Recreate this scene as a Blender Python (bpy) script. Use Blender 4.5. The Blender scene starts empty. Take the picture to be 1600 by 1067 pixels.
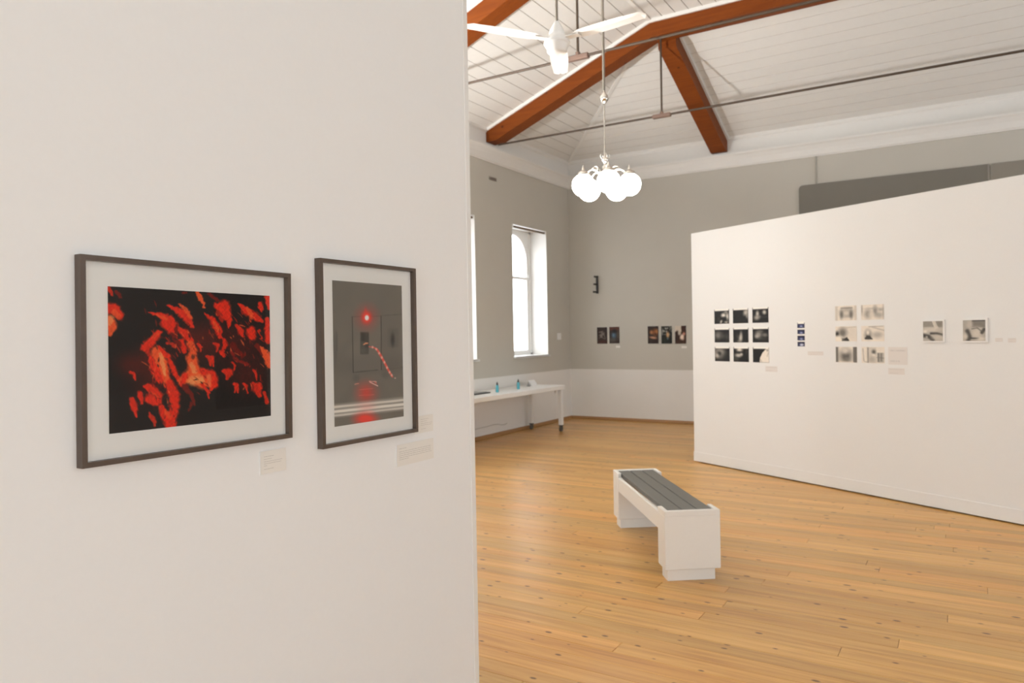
import bpy, math, random
import numpy as np
from mathutils import Matrix, Vector

# ------------------------------------------------------------------ camera, world, lights, exposure
scene = bpy.context.scene
C = scene.collection
vs = scene.view_settings
vs.view_transform = 'Standard'; vs.look = 'None'; vs.gamma = 1.0; vs.exposure = 0.10
vs.use_curve_mapping = False

CAM_H = 1.55
F_PX, YAW, PITCH, ROLL = 1146.3, 0.55284, -0.01007, -0.01794
fw = Vector((-math.sin(YAW)*math.cos(PITCH), math.cos(YAW)*math.cos(PITCH), math.sin(PITCH)))
r0 = Vector((math.cos(YAW), math.sin(YAW), 0)); u0 = r0.cross(fw)
rt = math.cos(ROLL)*r0 + math.sin(ROLL)*u0
up = -math.sin(ROLL)*r0 + math.cos(ROLL)*u0
cd = bpy.data.cameras.new('camera'); cam = bpy.data.objects.new('camera', cd); C.objects.link(cam)
cam.matrix_world = Matrix(((rt.x, up.x, -fw.x, 0), (rt.y, up.y, -fw.y, 0), (rt.z, up.z, -fw.z, CAM_H), (0, 0, 0, 1)))
cd.sensor_width = 36.0; cd.lens = F_PX/1600*36.0; cd.clip_start = 0.05; cd.clip_end = 200
cd.dof.use_dof = True; cd.dof.focus_distance = 2.3; cd.dof.aperture_fstop = 4.5
scene.camera = cam

w = bpy.data.worlds.new('overcast_sky'); scene.world = w; w.use_nodes = True
bg = w.node_tree.nodes['Background']; bg.inputs[0].default_value = (0.95, 0.985, 1.03, 1); bg.inputs[1].default_value = 4.6

XL, YF, XR, YB = -6.088, 11.885, 5.5, -5.0        # inner faces of the four room walls

def area(name, loc, direction, sx, sy, power, col):
    l = bpy.data.lights.new(name, 'AREA'); l.shape = 'RECTANGLE'; l.size = sx; l.size_y = sy; l.energy = power; l.color = col
    o = bpy.data.objects.new(name, l); C.objects.link(o); o.location = loc
    o.rotation_euler = Vector(direction).to_track_quat('-Z', 'Y').to_euler()
    return o
DAY = (0.88, 0.99, 1.12)
WIN_R = [(-3.6, 14), (-1.4, 14), (0.8, 14), (3.0, 14), (9.6, 75)]      # assumed right-hand windows: centre y, fill power; the last added to brighten the far end
for y, power in WIN_R:
    area('daylight_fill_right', (XR - 0.02, y, 2.25), (-1, 0, 0), 1.05, 2.05, power, DAY)
for x in (-2.6, 0.4, 3.4):
    area('daylight_back', (x, YB + 0.02, 2.25), (0, 1, 0), 1.05, 2.05, 58, DAY)
for y in (10.485, 8.325, 6.165, 4.005, 1.845):          # sky portals in the left wall's windows (they only guide sampling)
    po = area('window_portal', (XL - 0.47, y, 2.235), (1, 0, 0), 1.11, 2.13, 1, (1, 1, 1)); po.data.cycles.is_portal = True
# the single strong lamp whose rod shadows fall on the ceiling boards: a flash by the left wall, behind the near partition, turned up at the ceiling
kl = bpy.data.lights.new('flash_by_left_wall', 'SPOT'); kl.energy = 1050; kl.color = (1.0, 1.0, 1.0); kl.shadow_soft_size = 0.07
kl.spot_size = math.radians(124); kl.spot_blend = 0.4
ko = bpy.data.objects.new('flash_by_left_wall', kl); C.objects.link(ko); ko.location = (-5.5, 3.94, 2.52)
ko.rotation_euler = Vector((0.30, 0.30, 0.90)).to_track_quat('-Z', 'Y').to_euler()

# ------------------------------------------------------------------ materials
M = {}
def mat(name, col, rough=0.6, metal=0.0, bump=0.0, scale=30.0, var=0.0, spec=0.5, coat=0.0):
    m = bpy.data.materials.new(name); m.use_nodes = True; nt = m.node_tree; b = nt.nodes['Principled BSDF']
    b.inputs['Base Color'].default_value = (*col, 1); b.inputs['Roughness'].default_value = rough
    b.inputs['Metallic'].default_value = metal; b.inputs['Specular IOR Level'].default_value = spec
    b.inputs['Coat Weight'].default_value = coat
    if bump or var:
        g = nt.nodes.new('ShaderNodeNewGeometry')
        n = nt.nodes.new('ShaderNodeTexNoise'); n.inputs['Scale'].default_value = scale; n.inputs['Detail'].default_value = 5
        nt.links.new(g.outputs['Position'], n.inputs['Vector'])
        if bump:
            bp = nt.nodes.new('ShaderNodeBump'); bp.inputs['Strength'].default_value = bump; bp.inputs['Distance'].default_value = 0.004
            nt.links.new(n.outputs['Fac'], bp.inputs['Height']); nt.links.new(bp.outputs['Normal'], b.inputs['Normal'])
        if var:
            r = nt.nodes.new('ShaderNodeMapRange'); r.inputs['To Min'].default_value = 1-var; r.inputs['To Max'].default_value = 1+var
            nt.links.new(n.outputs['Fac'], r.inputs['Value'])
            mx = nt.nodes.new('ShaderNodeVectorMath'); mx.operation = 'SCALE'; mx.inputs[0].default_value = col
            nt.links.new(r.outputs['Result'], mx.inputs['Scale']); nt.links.new(mx.outputs[0], b.inputs['Base Color'])
    M[name] = m; return m
def lin(r, g, b):
    f = lambda v: (v/255/12.92 if v/255 <= .04045 else ((v/255+.055)/1.055)**2.4)
    return (f(r), f(g), f(b))

mat('partition_white', (0.80, 0.795, 0.775), 0.75, bump=0.05, scale=60, var=0.012, spec=0.25)
mat('white_paint', (0.78, 0.765, 0.73), 0.5, bump=0.04, scale=40, spec=0.4)
mat('white_gloss', (0.80, 0.79, 0.76), 0.3)
mat('trim_white', (0.73, 0.71, 0.67), 0.55, bump=0.03, scale=25, var=0.02)
mat('ceiling_white', (0.71, 0.69, 0.65), 0.55, bump=0.05, scale=15, var=0.03, spec=0.3)
mat('bench_white', (0.80, 0.77, 0.71), 0.5, bump=0.05, scale=50, var=0.015, spec=0.3)
mat('bench_grey', (0.125, 0.118, 0.102), 0.55, bump=0.12, scale=35, var=0.06)
mat('rect_grey', (0.20, 0.185, 0.155), 0.8, var=0.03, scale=6)
mat('rect_grey_pale', (0.27, 0.245, 0.205), 0.8, var=0.03, scale=6)
mat('iron', (0.065, 0.042, 0.026), 0.55, metal=0.2)
mat('iron_plate', (0.20, 0.13, 0.10), 0.55, metal=0.4)
mat('chrome', (0.75, 0.72, 0.66), 0.18, metal=1.0)
mat('rod_metal', (0.30, 0.27, 0.23), 0.35, metal=0.8)
mat('black_metal', (0.012, 0.011, 0.010), 0.5)
mat('caster_grey', (0.12, 0.12, 0.11), 0.5, metal=0.3)
mat('brown_rod', (0.16, 0.11, 0.07), 0.5)
mat('paper', (0.82, 0.81, 0.79), 0.8, spec=0.2)
mat('mat_board', (0.87, 0.85, 0.80), 0.85, spec=0.2)
mat('teal_plastic', (0.10, 0.42, 0.50), 0.35)
mat('grey_plastic', (0.30, 0.30, 0.29), 0.5)
mat('dark_cover', (0.04, 0.036, 0.032), 0.5)
mat('dado_base', (0.33, 0.165, 0.055), 0.45)
mat('subfloor', (0.05, 0.03, 0.015), 0.9)
mat('outside_paint', (0.5, 0.48, 0.45), 0.8)
mat('pipe_grey', (0.33, 0.31, 0.27), 0.6)
mat('raw_board_edge', (0.34, 0.29, 0.23), 0.8)
mat('conduit', (0.40, 0.375, 0.32), 0.6)
mat('cable_pale', (0.55, 0.52, 0.47), 0.6)
mat('dark_glass', (0.015, 0.014, 0.013), 0.25)

def wall_material():
    m = bpy.data.materials.new('wall_grey_over_white'); m.use_nodes = True; nt = m.node_tree; b = nt.nodes['Principled BSDF']
    g = nt.nodes.new('ShaderNodeNewGeometry'); s = nt.nodes.new('ShaderNodeSeparateXYZ'); nt.links.new(g.outputs['Position'], s.inputs[0])
    c = nt.nodes.new('ShaderNodeMath'); c.operation = 'GREATER_THAN'; c.inputs[1].default_value = 0.90; nt.links.new(s.outputs['Z'], c.inputs[0])
    mx = nt.nodes.new('ShaderNodeMix'); mx.data_type = 'RGBA'
    mx.inputs['A'].default_value = (0.77, 0.75, 0.71, 1); mx.inputs['B'].default_value = (0.525, 0.50, 0.44, 1)
    nt.links.new(c.outputs[0], mx.inputs['Factor'])
    n = nt.nodes.new('ShaderNodeTexNoise'); n.inputs['Scale'].default_value = 2.5; n.inputs['Detail'].default_value = 6; nt.links.new(g.outputs['Position'], n.inputs['Vector'])
    r = nt.nodes.new('ShaderNodeMapRange'); r.inputs['To Min'].default_value = 0.97; r.inputs['To Max'].default_value = 1.03; nt.links.new(n.outputs['Fac'], r.inputs['Value'])
    v = nt.nodes.new('ShaderNodeVectorMath'); v.operation = 'SCALE'; nt.links.new(mx.outputs['Result'], v.inputs[0]); nt.links.new(r.outputs['Result'], v.inputs['Scale'])
    nt.links.new(v.outputs[0], b.inputs['Base Color']); b.inputs['Roughness'].default_value = 0.8; b.inputs['Specular IOR Level'].default_value = 0.25
    M['wall'] = m
wall_material()

def timber_material(name, base, dark, rough):
    m = bpy.data.materials.new(name); m.use_nodes = True; nt = m.node_tree; b = nt.nodes['Principled BSDF']
    tc = nt.nodes.new('ShaderNodeTexCoord'); mp = nt.nodes.new('ShaderNodeMapping'); mp.inputs['Scale'].default_value = (1.2, 14, 14)
    nt.links.new(tc.outputs['Object'], mp.inputs[0])
    n = nt.nodes.new('ShaderNodeTexNoise'); n.inputs['Scale'].default_value = 2.0; n.inputs['Detail'].default_value = 6; n.inputs['Distortion'].default_value = 0.6
    nt.links.new(mp.outputs[0], n.inputs['Vector'])
    mx = nt.nodes.new('ShaderNodeMix'); mx.data_type = 'RGBA'; mx.inputs['A'].default_value = (*dark, 1); mx.inputs['B'].default_value = (*base, 1)
    nt.links.new(n.outputs['Fac'], mx.inputs['Factor'])
    vo = nt.nodes.new('ShaderNodeTexVoronoi'); vo.inputs['Scale'].default_value = 3.2; nt.links.new(tc.outputs['Object'], vo.inputs['Vector'])
    lt = nt.nodes.new('ShaderNodeMapRange'); lt.inputs['From Min'].default_value = 0.03; lt.inputs['From Max'].default_value = 0.09; lt.inputs['To Min'].default_value = 0.35
    nt.links.new(vo.outputs['Distance'], lt.inputs['Value'])
    v = nt.nodes.new('ShaderNodeVectorMath'); v.operation = 'SCALE'; nt.links.new(mx.outputs['Result'], v.inputs[0]); nt.links.new(lt.outputs['Result'], v.inputs['Scale'])
    nt.links.new(v.outputs[0], b.inputs['Base Color']); b.inputs['Roughness'].default_value = rough; b.inputs['Specular IOR Level'].default_value = 0.18
    M[name] = m
timber_material('timber', (0.235, 0.058, 0.006), (0.130, 0.026, 0.003), 0.5)

def floor_material():
    m = bpy.data.materials.new('pine_floor'); m.use_nodes = True; nt = m.node_tree; b = nt.nodes['Principled BSDF']; L = nt.links.new
    g = nt.nodes.new('ShaderNodeNewGeometry')
    at = nt.nodes.new('ShaderNodeAttribute'); at.attribute_name = 'tint'       # per-board: r = brightness, g = redness, b = offset
    sp = nt.nodes.new('ShaderNodeSeparateColor'); L(at.outputs['Color'], sp.inputs[0])
    off = nt.nodes.new('ShaderNodeCombineXYZ')
    m1 = nt.nodes.new('ShaderNodeMath'); m1.operation = 'MULTIPLY'; m1.inputs[1].default_value = 37.0; L(sp.outputs['Blue'], m1.inputs[0]); L(m1.outputs[0], off.inputs['X']); L(m1.outputs[0], off.inputs['Z'])
    ad = nt.nodes.new('ShaderNodeVectorMath'); ad.operation = 'ADD'; L(g.outputs['Position'], ad.inputs[0]); L(off.outputs[0], ad.inputs[1])
    mp = nt.nodes.new('ShaderNodeMapping'); mp.inputs['Scale'].default_value = (0.55, 13, 1); L(ad.outputs[0], mp.inputs[0])
    n = nt.nodes.new('ShaderNodeTexNoise'); n.inputs['Scale'].default_value = 2.2; n.inputs['Detail'].default_value = 7; n.inputs['Roughness'].default_value = 0.6; n.inputs['Distortion'].default_value = 0.7
    L(mp.outputs[0], n.inputs['Vector'])
    cr = nt.nodes.new('ShaderNodeValToRGB'); e = cr.color_ramp.elements
    e[0].position = 0.25; e[0].color = (0.43, 0.212, 0.060, 1); e[1].position = 0.72; e[1].color = (0.70, 0.44, 0.162, 1)
    mid = e.new(0.48); mid.color = (0.59, 0.335, 0.106, 1)
    L(n.outputs['Fac'], cr.inputs[0])
    # board to board tint
    v = nt.nodes.new('ShaderNodeVectorMath'); v.operation = 'SCALE'; L(cr.outputs[0], v.inputs[0]); L(sp.outputs['Red'], v.inputs['Scale'])
    rd = nt.nodes.new('ShaderNodeMix'); rd.data_type = 'RGBA'; rd.blend_type = 'MULTIPLY'; rd.inputs['B'].default_value = (1.0, 0.84, 0.68, 1); L(sp.outputs['Green'], rd.inputs['Factor']); L(v.outputs[0], rd.inputs['A'])
    # knots
    mk = nt.nodes.new('ShaderNodeMapping'); mk.inputs['Scale'].default_value = (5.0, 9.5, 1); L(ad.outputs[0], mk.inputs[0])
    fl = nt.nodes.new('ShaderNodeVectorMath'); fl.operation = 'MULTIPLY'; fl.inputs[1].default_value = (1, 1, 0); L(mk.outputs[0], fl.inputs[0])
    vo = nt.nodes.new('ShaderNodeTexVoronoi'); vo.voronoi_dimensions = '2D'; vo.inputs['Scale'].default_value = 1.0; L(fl.outputs[0], vo.inputs['Vector'])
    sc = nt.nodes.new('ShaderNodeSeparateColor'); L(vo.outputs['Color'], sc.inputs[0])
    sz = nt.nodes.new('ShaderNodeMapRange'); sz.inputs['From Min'].default_value = 0.58; sz.inputs['From Max'].default_value = 1.0; sz.inputs['To Min'].default_value = 0.0; sz.inputs['To Max'].default_value = 0.085
    L(sc.outputs['Red'], sz.inputs['Value'])
    dv = nt.nodes.new('ShaderNodeMath'); dv.operation = 'SUBTRACT'; L(vo.outputs['Distance'], dv.inputs[0]); L(sz.outputs['Result'], dv.inputs[1])
    kr = nt.nodes.new('ShaderNodeMapRange'); kr.inputs['From Min'].default_value = 0.0; kr.inputs['From Max'].default_value = 0.05; kr.inputs['To Min'].default_value = 1.0; kr.inputs['To Max'].default_value = 0.0
    L(dv.outputs[0], kr.inputs['Value'])
    km = nt.nodes.new('ShaderNodeMath'); km.operation = 'MULTIPLY'; km.use_clamp = True
    gt = nt.nodes.new('ShaderNodeMath'); gt.operation = 'GREATER_THAN'; gt.inputs[1].default_value = 0.60; L(sc.outputs['Red'], gt.inputs[0])
    L(kr.outputs['Result'], km.inputs[0]); L(gt.outputs[0], km.inputs[1])
    kx = nt.nodes.new('ShaderNodeMath'); kx.operation = 'MULTIPLY'; kx.inputs[1].default_value = 0.82; L(km.outputs[0], kx.inputs[0])
    mk2 = nt.nodes.new('ShaderNodeMix'); mk2.data_type = 'RGBA'; mk2.inputs['B'].default_value = (0.085, 0.028, 0.008, 1); L(kx.outputs[0], mk2.inputs['Factor']); L(rd.outputs['Result'], mk2.inputs['A'])
    L(mk2.outputs['Result'], b.inputs['Base Color'])
    b.inputs['Roughness'].default_value = 0.30; b.inputs['Specular IOR Level'].default_value = 0.45
    nr = nt.nodes.new('ShaderNodeMapRange'); nr.inputs['To Min'].default_value = 0.26; nr.inputs['To Max'].default_value = 0.42; L(n.outputs['Fac'], nr.inputs['Value']); L(nr.outputs['Result'], b.inputs['Roughness'])
    n2 = nt.nodes.new('ShaderNodeTexNoise'); n2.inputs['Scale'].default_value = 9.0; n2.inputs['Detail'].default_value = 2; L(g.outputs['Position'], n2.inputs['Vector'])
    bp = nt.nodes.new('ShaderNodeBump'); bp.inputs['Strength'].default_value = 0.10; bp.inputs['Distance'].default_value = 0.01; L(n2.outputs['Fac'], bp.inputs['Height']); L(bp.outputs['Normal'], b.inputs['Normal'])
    M['floor'] = m
floor_material()

def glass_material(name, refl=1.45):
    m = bpy.data.materials.new(name); m.use_nodes = True; nt = m.node_tree; nt.nodes.clear()
    o = nt.nodes.new('ShaderNodeOutputMaterial'); t = nt.nodes.new('ShaderNodeBsdfTransparent'); g = nt.nodes.new('ShaderNodeBsdfGlossy'); g.inputs['Roughness'].default_value = 0.02
    f = nt.nodes.new('ShaderNodeFresnel'); f.inputs['IOR'].default_value = refl; mx = nt.nodes.new('ShaderNodeMixShader')
    nt.links.new(f.outputs[0], mx.inputs[0]); nt.links.new(t.outputs[0], mx.inputs[1]); nt.links.new(g.outputs[0], mx.inputs[2]); nt.links.new(mx.outputs[0], o.inputs[0])
    M[name] = m
glass_material('picture_glass', 1.28); glass_material('window_glass', 1.45)

def globe_material():
    m = bpy.data.materials.new('lit_opal_globe'); m.use_nodes = True; b = m.node_tree.nodes['Principled BSDF']
    b.inputs['Base Color'].default_value = (0.9, 0.9, 0.88, 1); b.inputs['Roughness'].default_value = 0.25
    b.inputs['Emission Color'].default_value = (1.0, 0.95, 0.87, 1); b.inputs['Emission Strength'].default_value = 24.0
    M['globe'] = m
globe_material()

def print_material(name, rough):
    m = bpy.data.materials.new(name); m.use_nodes = True; nt = m.node_tree; b = nt.nodes['Principled BSDF']
    a = nt.nodes.new('ShaderNodeAttribute'); a.attribute_name = 'ink'; nt.links.new(a.outputs['Color'], b.inputs['Base Color'])
    b.inputs['Roughness'].default_value = rough; b.inputs['Specular IOR Level'].default_value = 0.3
    M[name] = m
print_material('print_ink', 0.55)

def frame_material():
    m = bpy.data.materials.new('bronze_frame'); m.use_nodes = True; nt = m.node_tree; b = nt.nodes['Principled BSDF']
    tc = nt.nodes.new('ShaderNodeTexCoord'); mp = nt.nodes.new('ShaderNodeMapping'); mp.inputs['Scale'].default_value = (40, 6, 6); nt.links.new(tc.outputs['Object'], mp.inputs[0])
    n = nt.nodes.new('ShaderNodeTexNoise'); n.inputs['Scale'].default_value = 4; n.inputs['Detail'].default_value = 5; nt.links.new(mp.outputs[0], n.inputs['Vector'])
    mx = nt.nodes.new('ShaderNodeMix'); mx.data_type = 'RGBA'; mx.inputs['A'].default_value = (0.085, 0.060, 0.045, 1); mx.inputs['B'].default_value = (0.125, 0.092, 0.072, 1)
    nt.links.new(n.outputs['Fac'], mx.inputs['Factor']); nt.links.new(mx.outputs['Result'], b.inputs['Base Color'])
    b.inputs['Roughness'].default_value = 0.38; b.inputs['Metallic'].default_value = 0.25
    M['frame'] = m
frame_material()

# ------------------------------------------------------------------ mesh helpers
class MB:
    def __init__(s): s.v = []; s.f = []; s.mi = []; s.sm = []
    def add(s, vs_, fs, mi=0, smooth=False):
        o = len(s.v); s.v += [tuple(p) for p in vs_]
        for f in fs: s.f.append(tuple(i+o for i in f)); s.mi.append(mi); s.sm.append(smooth)
        return s
    def box(s, a, b, mi=0, M4=None, bev=0.0):
        x0, y0, z0 = [min(a[i], b[i]) for i in range(3)]; x1, y1, z1 = [max(a[i], b[i]) for i in range(3)]
        if bev:
            B = bev; vs_ = []
            # bevelled box: for each corner three points
            idx = {}
            for i, x in enumerate((x0, x1)):
                for j, y in enumerate((y0, y1)):
                    for k, z in enumerate((z0, z1)):
                        sx, sy, sz = (1-2*i)*B, (1-2*j)*B, (1-2*k)*B
                        idx[i, j, k] = len(vs_)
                        vs_ += [(x, y+sy, z+sz), (x+sx, y, z+sz), (x+sx, y+sy, z)]
            q = idx; fs = []
            for i in (0, 1):
                f = [q[i, 0, 0], q[i, 0, 1], q[i, 1, 1], q[i, 1, 0]]; fs.append(f if i == 0 else f[::-1])
            for j in (0, 1):
                f = [q[0, j, 0]+1, q[1, j, 0]+1, q[1, j, 1]+1, q[0, j, 1]+1]; fs.append(f if j == 0 else f[::-1])
            for k in (0, 1):
                f = [q[0, 0, k]+2, q[0, 1, k]+2, q[1, 1, k]+2, q[1, 0, k]+2]; fs.append(f if k == 0 else f[::-1])
            for j in (0, 1):
                for k in (0, 1):   # edges along x
                    f = [q[0, j, k]+1, q[1, j, k]+1, q[1, j, k]+2, q[0, j, k]+2]; fs.append(f if (j+k) % 2 else f[::-1])
            for i in (0, 1):
                for k in (0, 1):
                    f = [q[i, 0, k], q[i, 1, k], q[i, 1, k]+2, q[i, 0, k]+2]; fs.append(f[::-1] if (i+k) % 2 else f)
            for i in (0, 1):
                for j in (0, 1):
                    f = [q[i, j, 0], q[i, j, 1], q[i, j, 1]+1, q[i, j, 0]+1]; fs.append(f if (i+j) % 2 else f[::-1])
            for i in (0, 1):
                for j in (0, 1):
                    for k in (0, 1):
                        b0 = q[i, j, k]; f = [b0, b0+1, b0+2]; fs.append(f if (i+j+k) % 2 else f[::-1])
        else:
            vs_ = [(x0, y0, z0), (x1, y0, z0), (x1, y1, z0), (x0, y1, z0), (x0, y0, z1), (x1, y0, z1), (x1, y1, z1), (x0, y1, z1)]
            fs = [(0, 3, 2, 1), (4, 5, 6, 7), (0, 1, 5, 4), (1, 2, 6, 5), (2, 3, 7, 6), (3, 0, 4, 7)]
        if M4 is not None: vs_ = [tuple(M4 @ Vector(p)) for p in vs_]
        return s.add(vs_, fs, mi)
    def tube(s, pts, r, n=10, mi=0, caps=True):
        pts = [Vector(p) for p in pts]; rr = r if isinstance(r, (list, tuple)) else [r]*len(pts)
        ref = None; rings = []
        for i, p in enumerate(pts):
            t = (pts[min(i+1, len(pts)-1)] - pts[max(i-1, 0)]).normalized()
            if ref is None: ref = t.orthogonal().normalized()
            a = (ref - t*ref.dot(t)).normalized(); b = t.cross(a); ref = a
            rings.append([p + rr[i]*(math.cos(2*math.pi*k/n)*a + math.sin(2*math.pi*k/n)*b) for k in range(n)])
        vs_ = [q for g in rings for q in g]; fs = []
        for i in range(len(pts)-1):
            for k in range(n): fs.append((i*n+k, i*n+(k+1) % n, (i+1)*n+(k+1) % n, (i+1)*n+k))
        s.add(vs_, fs, mi, True)
        if caps: s.add([q for q in rings[0]], [tuple(range(n))[::-1]], mi); s.add([q for q in rings[-1]], [tuple(range(n))], mi)
        return s
    def lathe(s, prof, c=(0, 0, 0), n=20, mi=0):
        vs_ = []; fs = []; m = len(prof)
        for r, z in prof:
            for k in range(n): vs_.append((c[0]+max(r, 1e-4)*math.cos(2*math.pi*k/n), c[1]+max(r, 1e-4)*math.sin(2*math.pi*k/n), c[2]+z))
        for i in range(m-1):
            for k in range(n): fs.append((i*n+k, i*n+(k+1) % n, (i+1)*n+(k+1) % n, (i+1)*n+k))
        return s.add(vs_, fs, mi, True)
    def prism(s, poly, d, mi=0):
        # poly: 3D polygon, d: extrusion vector
        n = len(poly); d = Vector(d); vs_ = [Vector(p) for p in poly] + [Vector(p)+d for p in poly]
        fs = [tuple(range(n))[::-1], tuple(range(n, 2*n))] + [(i, (i+1) % n, n+(i+1) % n, n+i) for i in range(n)]
        return s.add(vs_, fs, mi)
    def hexa(s, bot, top, mi=0):
        return s.add(list(bot)+list(top), [(3, 2, 1, 0), (4, 5, 6, 7), (0, 1, 5, 4), (1, 2, 6, 5), (2, 3, 7, 6), (3, 0, 4, 7)], mi)
    def mesh(s, name, mats):
        me = bpy.data.meshes.new(name); me.from_pydata(s.v, [], s.f)
        for m in (mats if isinstance(mats, (list, tuple)) else [mats]): me.materials.append(M[m])
        me.polygons.foreach_set('material_index', s.mi); me.polygons.foreach_set('use_smooth', s.sm); me.update()
        return me
    def build(s, name, mats, parent=None):
        o = bpy.data.objects.new(name, s.mesh(name, mats)); C.objects.link(o)
        if parent is not None: put(o, parent)
        return o
def put(o, parent):                      # parent a world-built part without moving it
    o.parent = parent; o.matrix_parent_inverse = world_of(parent).inverted()
def world_of(o):
    mtx = o.matrix_basis.copy()
    if o.parent is not None: mtx = world_of(o.parent) @ o.matrix_parent_inverse @ mtx
    return mtx
def tag(o, label=None, cat=None, group=None, kind=None):
    if label: o['label'] = label
    if cat: o['category'] = cat
    if group: o['group'] = group
    if kind: o['kind'] = kind
    return o
def thing(name, label, cat, loc=(0, 0, 0), rz=0.0, group=None):
    o = bpy.data.objects.new(name, None); C.objects.link(o); o.location = loc; o.rotation_euler = (0, 0, rz); o.empty_display_size = 0.1
    return tag(o, label, cat, group)
def local(o, parent): o.parent = parent; return o   # part already built in its thing's own coordinates
def fix_normals(o):
    import bmesh
    b = bmesh.new(); b.from_mesh(o.data); bmesh.ops.recalc_face_normals(b, faces=b.faces); b.to_mesh(o.data); b.free(); return o

# ------------------------------------------------------------------ room shell
DADO, CEIL0, RUN, SLOPE = 0.90, 4.62, 2.62, 0.387
KX, KY, ZF = XL+RUN, YF-RUN, CEIL0+RUN*SLOPE          # kink lines of the vault and the height of its flat top
KXR = XR-RUN

def wall_holes(name, axis, pos, a0, a1, z1, holes, thick, sign, mats):
    """vertical wall in the plane axis=pos; 'a' runs along the other axis; holes (a0,a1,z0,z1); reveal faces get material 1"""
    mb = MB(); A = sorted({a0, a1, *[h[0] for h in holes], *[h[1] for h in holes]}); Z = sorted({0.0, z1, *[h[2] for h in holes], *[h[3] for h in holes]})
    P = (lambda a, z, o: (pos+o, a, z)) if axis == 0 else (lambda a, z, o: (a, pos+o, z))
    out = thick*sign
    for i in range(len(A)-1):
        for k in range(len(Z)-1):
            ca, cz = (A[i]+A[i+1])/2, (Z[k]+Z[k+1])/2
            if any(h[0] < ca < h[1] and h[2] < cz < h[3] for h in holes): continue
            for o in (0, out): mb.add([P(A[i], Z[k], o), P(A[i+1], Z[k], o), P(A[i+1], Z[k+1], o), P(A[i], Z[k+1], o)], [(0, 1, 2, 3)])
    for h in holes:
        c = [(h[0], h[2]), (h[1], h[2]), (h[1], h[3]), (h[0], h[3])]
        for q in range(4):
            (pa, pz), (qa, qz) = c[q], c[(q+1) % 4]
            mb.add([P(pa, pz, 0), P(qa, qz, 0), P(qa, qz, out), P(pa, pz, out)], [(0, 1, 2, 3)], 1)
    c = [(a0, 0), (a1, 0), (a1, z1), (a0, z1)]
    for q in range(4):
        (pa, pz), (qa, qz) = c[q], c[(q+1) % 4]
        mb.add([P(pa, pz, 0), P(qa, qz, 0), P(qa, qz, out), P(pa, pz, out)], [(0, 1, 2, 3)])
    return tag(mb.build(name, mats), kind='structure')

WZ0, WZ1, WW = 1.17, 3.30, 1.11
WIN_L = [10.485, 8.325, 6.165, 4.005, 1.845]
wl = wall_holes('wall_left', 0, XL, YB-0.3, YF+0.3, CEIL0+0.02, [(y-WW/2, y+WW/2, WZ0, WZ1) for y in WIN_L], 0.45, -1, ['wall', 'white_paint'])
wf = tag(MB().box((XL, YF, 0), (XR+0.3, YF+0.3, CEIL0+0.02)).build('wall_far', 'wall'), kind='structure')
wr = wall_holes('wall_right', 0, XR, YB-0.3, YF+0.3, CEIL0+0.02, [(y-WW/2, y+WW/2, WZ0, WZ1) for y, _ in WIN_R], 0.45, 1, ['wall', 'white_paint'])
wb = wall_holes('wall_back', 1, YB, XL, XR, CEIL0+0.02, [(x-WW/2, x+WW/2, WZ0, WZ1) for x in (-2.6, 0.4, 3.4)], 0.3, -1, ['wall', 'white_paint'])

# floor: dark subfloor, every board its own piece near the camera, the far ones joined
floor = tag(MB().box((XL-0.3, YB-0.2, -0.12), (XR+0.3, YF+0.2, -0.022)).build('floor', 'subfloor'), kind='structure')
rng = random.Random(7)
BW = 0.118
def board_attr(me, tints):
    a = me.color_attributes.new('tint', 'FLOAT_COLOR', 'POINT'); a.data.foreach_set('color', np.asarray(tints, np.float32).ravel())
def add_board(mb, x0, x1, y0, y1, tints):
    e = 0.0009; c = 0.0016; dz = rng.uniform(-0.0006, 0.0)
    a, b_, p, q = x0+e, x1-e, y0+e, y1-e
    top = [(a+c, p+c, dz), (b_-c, p+c, dz), (b_-c, q-c, dz), (a+c, q-c, dz)]
    sh = [(a, p, dz-c), (b_, p, dz-c), (b_, q, dz-c), (a, q, dz-c)]
    lo = [(a, p, -0.022), (b_, p, -0.022), (b_, q, -0.022), (a, q, -0.022)]
    mb.add(top+sh+lo, [(0, 1, 2, 3)] + [(4+i, 4+(i+1) % 4, (i+1) % 4, i) for i in range(4)] + [(8+i, 8+(i+1) % 4, 4+(i+1) % 4, 4+i) for i in range(4)])
    t = (rng.uniform(0.84, 1.13), rng.random()**2*0.75, rng.random(), 1)
    tints += [t]*12
far = MB(); far_t = []; rows = int((YF-YB)/BW)+1; n_near = 0
for r in range(rows):
    y0 = YB + r*BW; y1 = min(y0+BW, YF)
    if y1-y0 < 0.02: continue
    x = XL - rng.uniform(0, 2.5)
    while x < XR:
        x1 = x + rng.uniform(2.2, 4.6)
        a, b_ = max(x, XL), min(x1, XR)
        if XR - b_ < 0.3: b_ = XR; x1 = XR
        if b_-a > 0.05:
            seen = 2.2 < y0 < 7.4 and a < 1.9 and b_ > -4.6 and b_ > -y1*0.62-0.5 and a < y1*0.12+1.0
            if seen and n_near < 290:
                mb = MB(); tt = []; add_board(mb, a, b_, y0, y1, tt); o = mb.build('floorboard', 'floor'); board_attr(o.data, tt); o.parent = floor; n_near += 1
            else: add_board(far, a, b_, y0, y1, far_t)
        x = x1
fo = far.build('floorboards', 'floor'); board_attr(fo.data, far_t); fo.parent = floor; fo['kind'] = 'stuff'

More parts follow.
